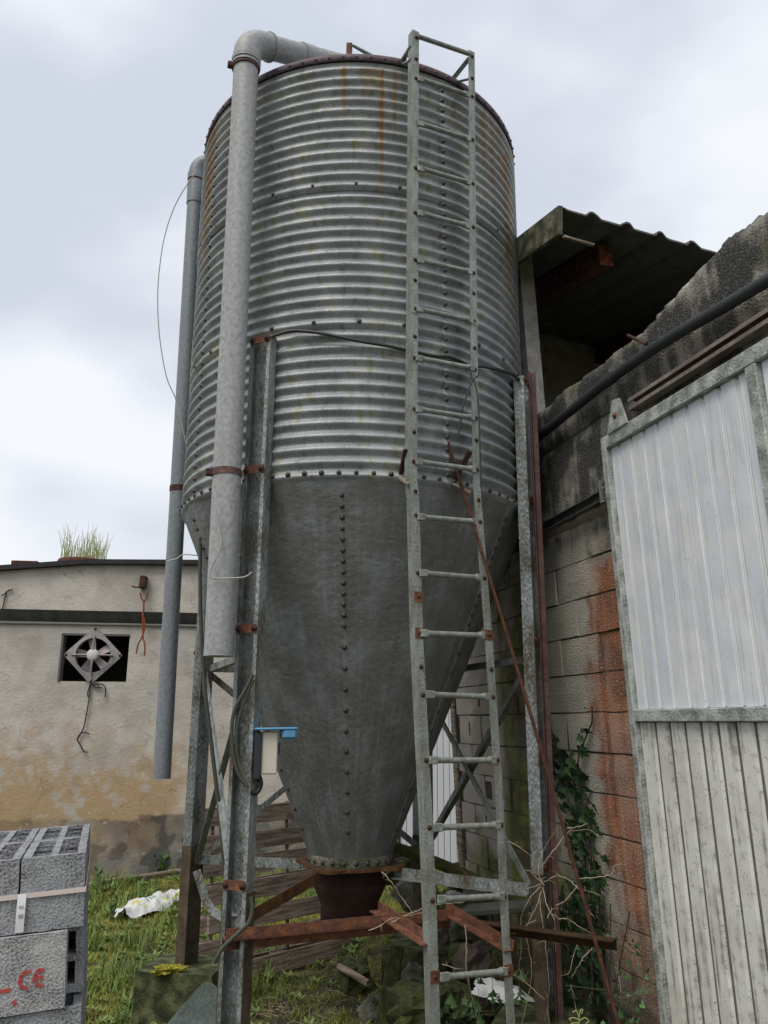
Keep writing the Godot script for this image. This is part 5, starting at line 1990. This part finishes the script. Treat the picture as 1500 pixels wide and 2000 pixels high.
	# old plank along the foot of the building
	var fp := thing("old_plank", "split old plank with straw lying along the foot of the building", "plank", Transform3D(Basis(), at_h(260, 1738, .03)))
	st = begin()
	bar(st, bld_x * Vector3(.15, .0, .22), bld_x * Vector3(1.35, .13, .16), .14, .03, Vector3.UP, .004)
	gput("board", st, M.wood, fp)
	st = begin()
	bar(st, bld_x * Vector3(.3, .045, .3), bld_x * Vector3(1.4, .17, .25), .03, .02, Vector3.UP, .003)
	gput("batten", st, M.wood_pale, fp)

func bag(called: String, label: String, p: Vector3, size: Vector2, yaw: float, seedv: int, printed: bool, droop := 0.0) -> void:
	var nz := FastNoiseLite.new()
	nz.seed = seedv
	nz.frequency = 1.0
	nz.fractal_octaves = 2
	var nx := 34
	var nyy := 16
	var st := begin()
	st.set_smooth_group(0)
	var q := func(i: int, j: int) -> Vector3:
		var u := float(i) / nx
		var v := float(j) / nyy
		var tap := .35 + .65 * pow(sin(PI * clampf(u * .93 + .05, 0, 1)), .6)
		var y := .05 * pow(sin(PI * v), .5) * tap + .16 * minf(size.y, .5) * nz.get_noise_2d(u * size.x * 3.0, v * size.y * 5.0) + .03 * absf(nz.get_noise_2d(u * size.x * 6.0 + 40.0, v * 12.0 * size.y)) - droop * size.y * u * u
		return Vector3((u - .5) * size.x + .02 * nz.get_noise_2d(v * 9.0, u * 3.0), y, (v - .5) * size.y * tap + .05 * size.y * nz.get_noise_1d(u * 9.0))
	for i in nx:
		for j in nyy:
			quad(st, q.call(i, j + 1), q.call(i + 1, j + 1), q.call(i + 1, j), q.call(i, j), Vector2(float(i) / nx, float(j + 1) / nyy), Vector2(float(i + 1) / nx, float(j + 1) / nyy), Vector2(float(i + 1) / nx, float(j) / nyy), Vector2(float(i) / nx, float(j) / nyy))
	var m := plain(lin(.62, .63, .63), .5)
	if printed:
		# flat print on the sack: green lettering block, yellow band and swirl
		var im := Image.create(256, 96, false, Image.FORMAT_RGB8)
		im.fill(lin(.62, .63, .62).linear_to_srgb())
		var gr := lin(.03, .2, .12).linear_to_srgb()
		var ye := lin(.55, .5, .05).linear_to_srgb()
		for k in 5:
			im.fill_rect(Rect2i(96 + k * 11, 36, 3, 24), gr)
			im.fill_rect(Rect2i(96 + k * 11, 36 + (k % 3) * 9, 9, 4), gr)
		im.fill_rect(Rect2i(140, 70, 80, 15), ye)
		for k in 7: im.fill_rect(Rect2i(144 + k * 10, 73, 5, 9), gr)
		for k in 60:
			var an := k * .1
			im.fill_rect(Rect2i(62 + int(14 * cos(an)), 56 + int(22 * sin(an)), 4, 4), ye)
		m.albedo_texture = ImageTexture.create_from_image(im)
		m.albedo_color = Color.WHITE
	m.cull_mode = BaseMaterial3D.CULL_DISABLED
	var o := put(called, st, m, self)
	o.transform = Transform3D(Basis(Vector3.UP, yaw), p)
	tag(o, label, "bag")

# ---------------------------------------------------------------- plants
func leaf_shape(kind: int) -> ArrayMesh:
	# lies in the x-y plane, stalk at the origin, tip along +y, unit length, folded along the midrib
	var out := []
	if kind == 0:   # ivy, five lobes
		out = [Vector2(.0, 0), Vector2(.22, -.12), Vector2(.45, .08), Vector2(.3, .3), Vector2(.52, .52), Vector2(.22, .58), Vector2(.0, 1.0)]
	elif kind == 1: # three lobes
		out = [Vector2(0, 0), Vector2(.25, .0), Vector2(.48, .25), Vector2(.2, .42), Vector2(.16, .65), Vector2(0, 1.0)]
	else:           # plain oval
		out = [Vector2(0, 0), Vector2(.16, .2), Vector2(.22, .45), Vector2(.14, .75), Vector2(0, 1.0)]
	var st := begin()
	st.set_smooth_group(-1)
	for s in [-1.0, 1.0]:
		for i in range(0, out.size() - 1):
			var mid := Vector3(0, .4, 0)
			var p := Vector3(out[i].x * s, out[i].y, .35 * absf(out[i].x) * .6 - .15 * out[i].y * out[i].y)
			var q := Vector3(out[i + 1].x * s, out[i + 1].y, .35 * absf(out[i + 1].x) * .6 - .15 * out[i + 1].y * out[i + 1].y)
			if s > 0: tri(st, mid, p, q)
			else: tri(st, mid, q, p)
	return mesh_of(st)

func grass_mesh(seedv: int, blades: int, hmin: float, hmax: float, spread: float, wid: float) -> ArrayMesh:
	var r := RandomNumberGenerator.new()
	r.seed = seedv
	var st := begin()
	st.set_smooth_group(0)
	for k in blades:
		var b := Vector3(r.randf_range(-.5, .5) * spread, 0, r.randf_range(-.5, .5) * spread)
		var h := r.randf_range(hmin, hmax)
		var yaw := r.randf() * TAU
		var d := Vector3(cos(yaw), 0, sin(yaw))
		var s := Vector3(-d.z, 0, d.x)
		var bend := r.randf_range(.2, 1.1) * h
		var last := b
		var w0 := wid
		for i in 3:
			var f := (i + 1) / 3.0
			var p := b + Vector3(0, h * (f - .25 * f * f * bend / h), 0) + d * bend * f * f
			var w1 := wid * (1.0 - f * .85)
			quad(st, last - s * w0, last + s * w0, p + s * w1, p - s * w1)
			last = p
			w0 = w1
	return mesh_of(st)

func scatter(called: String, label: String, category: String, mesh: Mesh, m: Material, xs: Array, cols: Array) -> void:
	var mm := MultiMesh.new()
	mm.transform_format = MultiMesh.TRANSFORM_3D
	mm.use_colors = true
	mm.mesh = mesh
	mm.instance_count = xs.size()
	for i in xs.size():
		mm.set_instance_transform(i, xs[i])
		mm.set_instance_color(i, cols[i])
	var o := MultiMeshInstance3D.new()
	o.multimesh = mm
	o.material_override = m
	o.name = numbered(called)
	add_child(o)
	tag(o, label, category)
	o.set_meta("kind", "stuff")

func make_plants() -> void:
	var gm := leaf_mat(lin(1, 1, 1))
	gm.albedo_color = Color.WHITE
	gm.vertex_color_use_as_albedo = true
	gm.backlight = Color(.45, .5, .3)
	var dens := FastNoiseLite.new()
	dens.seed = 500
	dens.frequency = 1.1
	# short mossy turf and longer grass on the left, thinner under the silo
	var xs := []
	var cs := []
	for i in 26000:
		var x := rng.randf_range(-4.6, .9)
		var z := rng.randf_range(-9.75, -5.0)
		var d := dens.get_noise_2d(x, z)
		var keep := .8 if x < -1.15 else (.55 if z < -6.6 else .22)
		if d < -.18: keep *= .25
		if rng.randf() > keep: continue
		var s := rng.randf_range(.5, 1.25)
		xs.append(Transform3D(Basis(Vector3.UP, rng.randf() * TAU).scaled(Vector3(1, s, 1)), Vector3(x, gh(x, z) - .005, z)))
		var c := lin(.15, .2, .035).lerp(lin(.36, .32, .05), clampf(.5 + dens.get_noise_2d(x * 2.0 + 50.0, z * 2.0) * 1.6, 0, 1)).lerp(lin(.09, .17, .035), rng.randf() * .5)
		cs.append(c * rng.randf_range(.8, 1.3))
	scatter("turf", "short mossy green turf beside the silo footing", "grass", grass_mesh(1, 8, .02, .055, .09, .0035), gm, xs, cs)
	xs = []
	cs = []
	for i in 1500:
		var x := rng.randf_range(-4.6, -.6)
		var z := rng.randf_range(-9.75, -5.2)
		var d := dens.get_noise_2d(x * 1.4 + 9.0, z * 1.4)
		var edge := smoothstep(-2.0, -3.2, x) + smoothstep(-9.0, -9.6, z)
		if d + edge * .4 + rng.randf_range(-.2, .2) < .12: continue
		var s := rng.randf_range(.6, 1.4)
		xs.append(Transform3D(Basis(Vector3.UP, rng.randf() * TAU).scaled(Vector3(s, s, s)), Vector3(x, gh(x, z) - .005, z)))
		cs.append(lin(.13, .21, .045).lerp(lin(.23, .27, .06), rng.randf()) * rng.randf_range(.7, 1.2))
	scatter("long_grass", "longer bright green grass blades among the turf", "grass", grass_mesh(2, 9, .08, .19, .07, .0042), gm, xs, cs)
	# small broad-leaved weeds in the turf
	var st := begin()
	var lf := leaf_shape(2)
	for k in 7:
		var b := Basis(Vector3.UP, TAU * k / 7.0 + .3 * k) * Basis(Vector3.RIGHT, 1.0 + .06 * k)
		st.append_from(lf, 0, Transform3D(b.scaled(Vector3.ONE * (.045 + .004 * (k % 3))), Vector3(0, .01 + .006 * k, 0)))
	var weed: ArrayMesh = st.commit()
	xs = []
	cs = []
	for i in 1500:
		var x := rng.randf_range(-4.4, 1.1)
		var z := rng.randf_range(-9.6, -5.1)
		if x > -1.1 and rng.randf() > .35: continue
		var s := rng.randf_range(.5, 1.3)
		xs.append(Transform3D(Basis(Vector3.UP, rng.randf() * TAU).scaled(Vector3(s, s, s)), Vector3(x, gh(x, z), z)))
		cs.append(lin(.12, .2, .045).lerp(lin(.24, .3, .08), rng.randf()) * rng.randf_range(.6, 1.1))
	scatter("ground_weeds", "small broad leaved weeds scattered through the turf", "weeds", weed, gm, xs, cs)

	# upright leafy weeds
	for e in [[312, 1712, .30, "bushy green weed growing at the foot of the stained wall", 46], [330, 1706, .42, "taller leafy weed against the stained wall behind the thin pipe", 40], [188, 1742, .28, "leafy weed beside the stack of concrete blocks", 30], [215, 1800, .34, "tall thin weed in the grass beside the plastic sack", 16], [285, 1768, .26, "small weed standing in front of the plastic sack", 14], [252, 1730, .14, "small weed on the old plank at the wall", 12], [370, 1730, .22, "weed growing behind the far left silo leg", 18], [775, 1725, .22, "green weed on the rubble behind the hopper outlet", 26]]:
		var base := at_h(e[0], e[1], .03) if e[0] < 700 else at(e[0], e[1], 6.8)
		base.y = gh(base.x, base.z) if e[0] < 700 else base.y
		upright_weed(e[3], base, e[2], e[4])
	make_ivy()
	make_bramble()

func upright_weed(label: String, p: Vector3, h: float, n: int) -> void:
	var t := thing("leafy_weed", label, "weed", Transform3D(Basis(), p), "weeds growing in the yard")
	var st := begin()
	var tips := []
	var stems := maxi(2, n / 8)
	for k in stems:
		var d := Vector3(rng.randf_range(-.4, .4), 1, rng.randf_range(-.4, .4)).normalized()
		var top := d * h * rng.randf_range(.7, 1.05)
		tube(st, [Vector3.ZERO, top * .5 + Vector3(.01, 0, 0), top], [.005, .004, .002], 5)
		tips.append(top)
	put("stem", st, leaf_mat(lin(.1, .14, .05)), t)
	var mats := [leaf_mat(lin(.07, .15, .035)), leaf_mat(lin(.1, .2, .05)), leaf_mat(lin(.05, .11, .03))]
	var lf := leaf_shape(2)
	for i in n:
		var top: Vector3 = tips[i % stems]
		var f := rng.randf_range(.2, 1.0)
		var yaw := rng.randf() * TAU
		var b := Basis(Vector3.UP, yaw) * Basis(Vector3.RIGHT, rng.randf_range(.5, 1.5))
		var s := rng.randf_range(.05, .085) * (1.2 - .4 * f)
		put_mesh("leaf", lf, mats[i % 3], t, Transform3D(b.scaled(Vector3.ONE * s * 1.1), top * f))

func make_ivy() -> void:
	var meshes := [leaf_shape(0), leaf_shape(1)]
	var mats := [leaf_mat(lin(.022, .062, .022)), leaf_mat(lin(.035, .085, .028)), leaf_mat(lin(.016, .045, .02)), leaf_mat(lin(.05, .11, .035))]
	var vines := [[[.30, .35], [.31, .75], [.34, 1.0], [.33, 1.2], [.30, 1.36], [.28, 1.55]], [[.36, .4], [.38, .8], [.42, 1.05], [.40, 1.25], [.36, 1.45], [.42, 1.56], [.5, 1.66], [.56, 1.72], [.58, 1.80]], [[.26, 1.35], [.18, 1.48], [.12, 1.58], [.08, 1.68], [.06, 1.78]], [[.44, .4], [.46, .8], [.45, 1.1], [.42, 1.3]]]
	var t := thing("climbing_ivy", "dark green ivy climbing the block wall left of the rust streak", "ivy", wall_x * Transform3D(Basis(), Vector3(.35, .3, .02)))
	for v in vines:
		var pts := []
		for e in v: pts.append(Vector3(e[0] - .35, e[1] - .3, rng.randf_range(-.01, .01)))
		var st := begin()
		tube(st, curve_pts(pts, 5), .0045, 5)
		put("stem", st, plain(lin(.05, .035, .025), .9), t)
	var n := 0
	while n < 290:
		var v: Array = vines[rng.randi() % 4]
		var i := rng.randi() % (v.size() - 1)
		var f := rng.randf()
		var s := lerpf(v[i][0], v[i + 1][0], f)
		var h := lerpf(v[i][1], v[i + 1][1], f)
		var sp := .03
		if h > 1.0 and h < 1.55 and s < .47: sp = .075
		elif h > 1.58: sp = .012
		elif h < 1.0: sp = .055
		if h > 1.6 and rng.randf() < .6: continue
		s += rng.randfn() * sp
		h += rng.randfn() * sp * .8
		var b := Basis(Vector3.BACK, PI + rng.randf_range(-1.1, 1.1)) * Basis(Vector3.RIGHT, rng.randf_range(-.9, .1)) * Basis(Vector3.UP, rng.randf_range(-.5, .5))
		var sz := rng.randf_range(.045, .078) * (1.0 if h < 1.58 else .7)
		put_mesh("leaf", meshes[n % 2], mats[rng.randi() % 4], t, Transform3D(b.scaled(Vector3.ONE * sz), Vector3(s - .35, h - .3, rng.randf_range(.0, .05))))
		n += 1
	# dense mass at the foot
	var t2 := thing("ivy_thicket", "dense dark ivy thicket at the foot of the block wall", "ivy", wall_x * Transform3D(Basis(), Vector3(.35, 0, .05)))
	var st2 := begin()
	for k in 14:
		var s0 := rng.randf_range(-.3, .4)
		tube(st2, [Vector3(s0, 0, .05), Vector3(s0 + rng.randf_range(-.1, .1), .4, .06), Vector3(s0 + rng.randf_range(-.15, .15), .85, .02)], .004, 4)
	put("stems", st2, plain(lin(.05, .035, .025), .9), t2)
	n = 0
	while n < 285:
		var s := rng.randfn() * .17
		var h := rng.randf_range(.02, .92)
		if absf(s) > .45 - .28 * h: continue
		var b := Basis(Vector3.BACK, PI + rng.randf_range(-1.2, 1.2)) * Basis(Vector3.RIGHT, rng.randf_range(-1.0, .2)) * Basis(Vector3.UP, rng.randf_range(-.6, .6))
		put_mesh("leaf", meshes[n % 2], mats[[0, 2, 0, 1, 2][n % 5]], t2, Transform3D(b.scaled(Vector3.ONE * rng.randf_range(.045, .075)), Vector3(s, h, rng.randf_range(.0, .16))))
		n += 1
	# ground ivy in front, lighter
	for e in [[1010, 1975, 4.75, .22, 70, "young light green ivy creeping over the ground behind the ladder foot"], [1235, 1945, 3.95, .12, 34, "fine leaved plant growing out of the wall near the door"], [1235, 1840, 4.2, .1, 34, "small ivy sprig on the rusty wall above the fine leaved plant"], [905, 1985, 4.9, .16, 40, "ground ivy between the ladder rails"]]:
		var t3 := thing("ground_ivy", e[5], "ivy", Transform3D(Basis(), at(e[0], e[1], e[2])), "creeping ground plants")
		var lm := [mats[1], mats[3], leaf_mat(lin(.08, .17, .05))]
		var st3 := begin()
		for k in 6:
			tube(st3, [Vector3(rng.randf_range(-.05, .05), -.06, 0), Vector3(rng.randfn() * e[3] * .6, .0, rng.randfn() * .03), Vector3(rng.randfn() * e[3], rng.randf_range(0, e[3]), rng.randfn() * .05)], .0016, 4)
		put("stems", st3, leaf_mat(lin(.08, .1, .04)), t3)
		for k in e[4]:
			var b := Basis(Vector3.UP, rng.randf() * TAU) * Basis(Vector3.RIGHT, rng.randf_range(.3, 1.4))
			put_mesh("leaf", meshes[k % 2], lm[k % 3], t3, Transform3D(b.scaled(Vector3.ONE * rng.randf_range(.03, .06) * (1.0 if e[4] > 36 else .6)), Vector3(rng.randfn() * e[3] * .7, rng.randfn() * e[3] * .45 - .03, rng.randfn() * .08)))

func make_bramble() -> void:
	# bare pale stems sprawling round the right leg
	var t := thing("dry_bramble", "bare pale bramble stems sprawling around the right silo leg", "bramble", Transform3D(Basis(), at(1062, 1730, 4.3)))
	var m := plain(lin(.42, .35, .25), .9)
	var lines := [[[1062, 1728], [1052, 1700], [1066, 1660], [1088, 1615]], [[1054, 1705], [1072, 1670], [1090, 1650], [1112, 1628], [1130, 1622], [1148, 1620], [1165, 1632]], [[1110, 1620], [1128, 1614], [1146, 1608], [1151, 1620]], [[1062, 1728], [1045, 1712], [1035, 1700], [1023, 1703]], [[1062, 1728], [1040, 1735], [1020, 1735], [1000, 1728], [985, 1730]], [[1060, 1735], [1035, 1745], [1022, 1770], [1017, 1800], [1016, 1850], [1015, 1890], [1022, 1920]], [[1060, 1742], [1048, 1770], [1033, 1800], [1032, 1840], [1037, 1880], [1035, 1930], [1022, 1980], [1018, 2000]], [[1056, 1750], [1058, 1790], [1065, 1830], [1066, 1870], [1070, 1920], [1072, 1970], [1075, 2010]], [[1062, 1735], [1066, 1765], [1078, 1790], [1083, 1815], [1086, 1845], [1089, 1862]], [[1064, 1724], [1080, 1712], [1095, 1714], [1110, 1718], [1128, 1732], [1150, 1740], [1170, 1747], [1179, 1757]], [[1128, 1732], [1138, 1752], [1145, 1772], [1156, 1785], [1166, 1798]], [[1086, 1770], [1100, 1755], [1118, 1735], [1132, 1722]], [[1070, 1795], [1082, 1780], [1092, 1775]], [[1090, 1795], [1102, 1792], [1115, 1800], [1140, 1815], [1175, 1840], [1195, 1850], [1212, 1865]], [[1135, 1718], [1165, 1712], [1190, 1705], [1203, 1692], [1225, 1690]], [[995, 1645], [1015, 1655], [1035, 1670], [1055, 1685]], [[1045, 1795], [1020, 1812], [1000, 1822], [985, 1820]], [[1125, 1845], [1120, 1870], [1108, 1895], [1095, 1905]], [[1160, 1855], [1145, 1870], [1128, 1885], [1112, 1905]], [[1110, 1918], [1118, 1940], [1126, 1965], [1128, 1985]], [[1205, 1880], [1210, 1910], [1208, 1935]], [[1005, 1905], [1025, 1920], [1045, 1935], [1060, 1948]], [[765, 1800], [790, 1785], [830, 1770], [860, 1765], [900, 1765], [930, 1755]], [[720, 1815], [745, 1808], [760, 1795], [790, 1788], [830, 1782]], [[745, 1703], [765, 1722], [785, 1755], [805, 1780]], [[910, 1812], [912, 1850], [911, 1900], [925, 1960], [935, 2000]], [[865, 1888], [890, 1890], [906, 1895]]]
	for l in lines:
		var w := []
		var pts := px_path(l, 4.3 if l[0][0] > 940 else 4.15)
		for i in pts.size(): pts[i] += Vector3(0, 0, rng.randf_range(-.05, .05))
		var c := curve_pts(pts, 5)
		for i in c.size():
			w.append(lerpf(.0024, .0008, float(i) / c.size()) * rng.randf_range(.85, 1.15))
			if i > 0: c[i] += Vector3(rng.randfn(), rng.randfn(), rng.randfn()) * .0014
		var st := begin()
		tube(st, c, w, 6)
		# side spurs and thorns
		for i in range(2, c.size() - 1, 3):
			var u := Vector3(rng.randfn(), rng.randfn(), rng.randfn()).normalized()
			var sl := rng.randf_range(.008, .05) * (1.0 if rng.randf() < .5 else .3)
			tube(st, [c[i], c[i] + u * sl * .5 + Vector3(0, .004, 0), c[i] + u * sl], [w[i] * .7, w[i] * .5, .0004], 4)
		gput("stem", st, m, t)
	# curling pale sprout
	var s := thing("pale_sprout", "pale curling sprout standing at the foot of the ivy", "plant", Transform3D(Basis(), at(1132, 2000, 4.2)))
	for l in [[[1132, 2010], [1130, 1985], [1126, 1975], [1118, 1977]], [[1131, 1990], [1133, 1975], [1138, 1972], [1136, 1980]], [[1131, 1992], [1120, 1988], [1112, 1990], [1116, 1994]], [[1132, 1994], [1142, 1988], [1150, 1994], [1144, 2000]], [[1132, 1998], [1120, 1998], [1113, 2002]]]:
		var st := begin()
		tube(st, curve_pts(px_path(l, 4.2), 5), .0032, 6)
		gput("shoot", st, leaf_mat(lin(.3, .33, .12)), s)
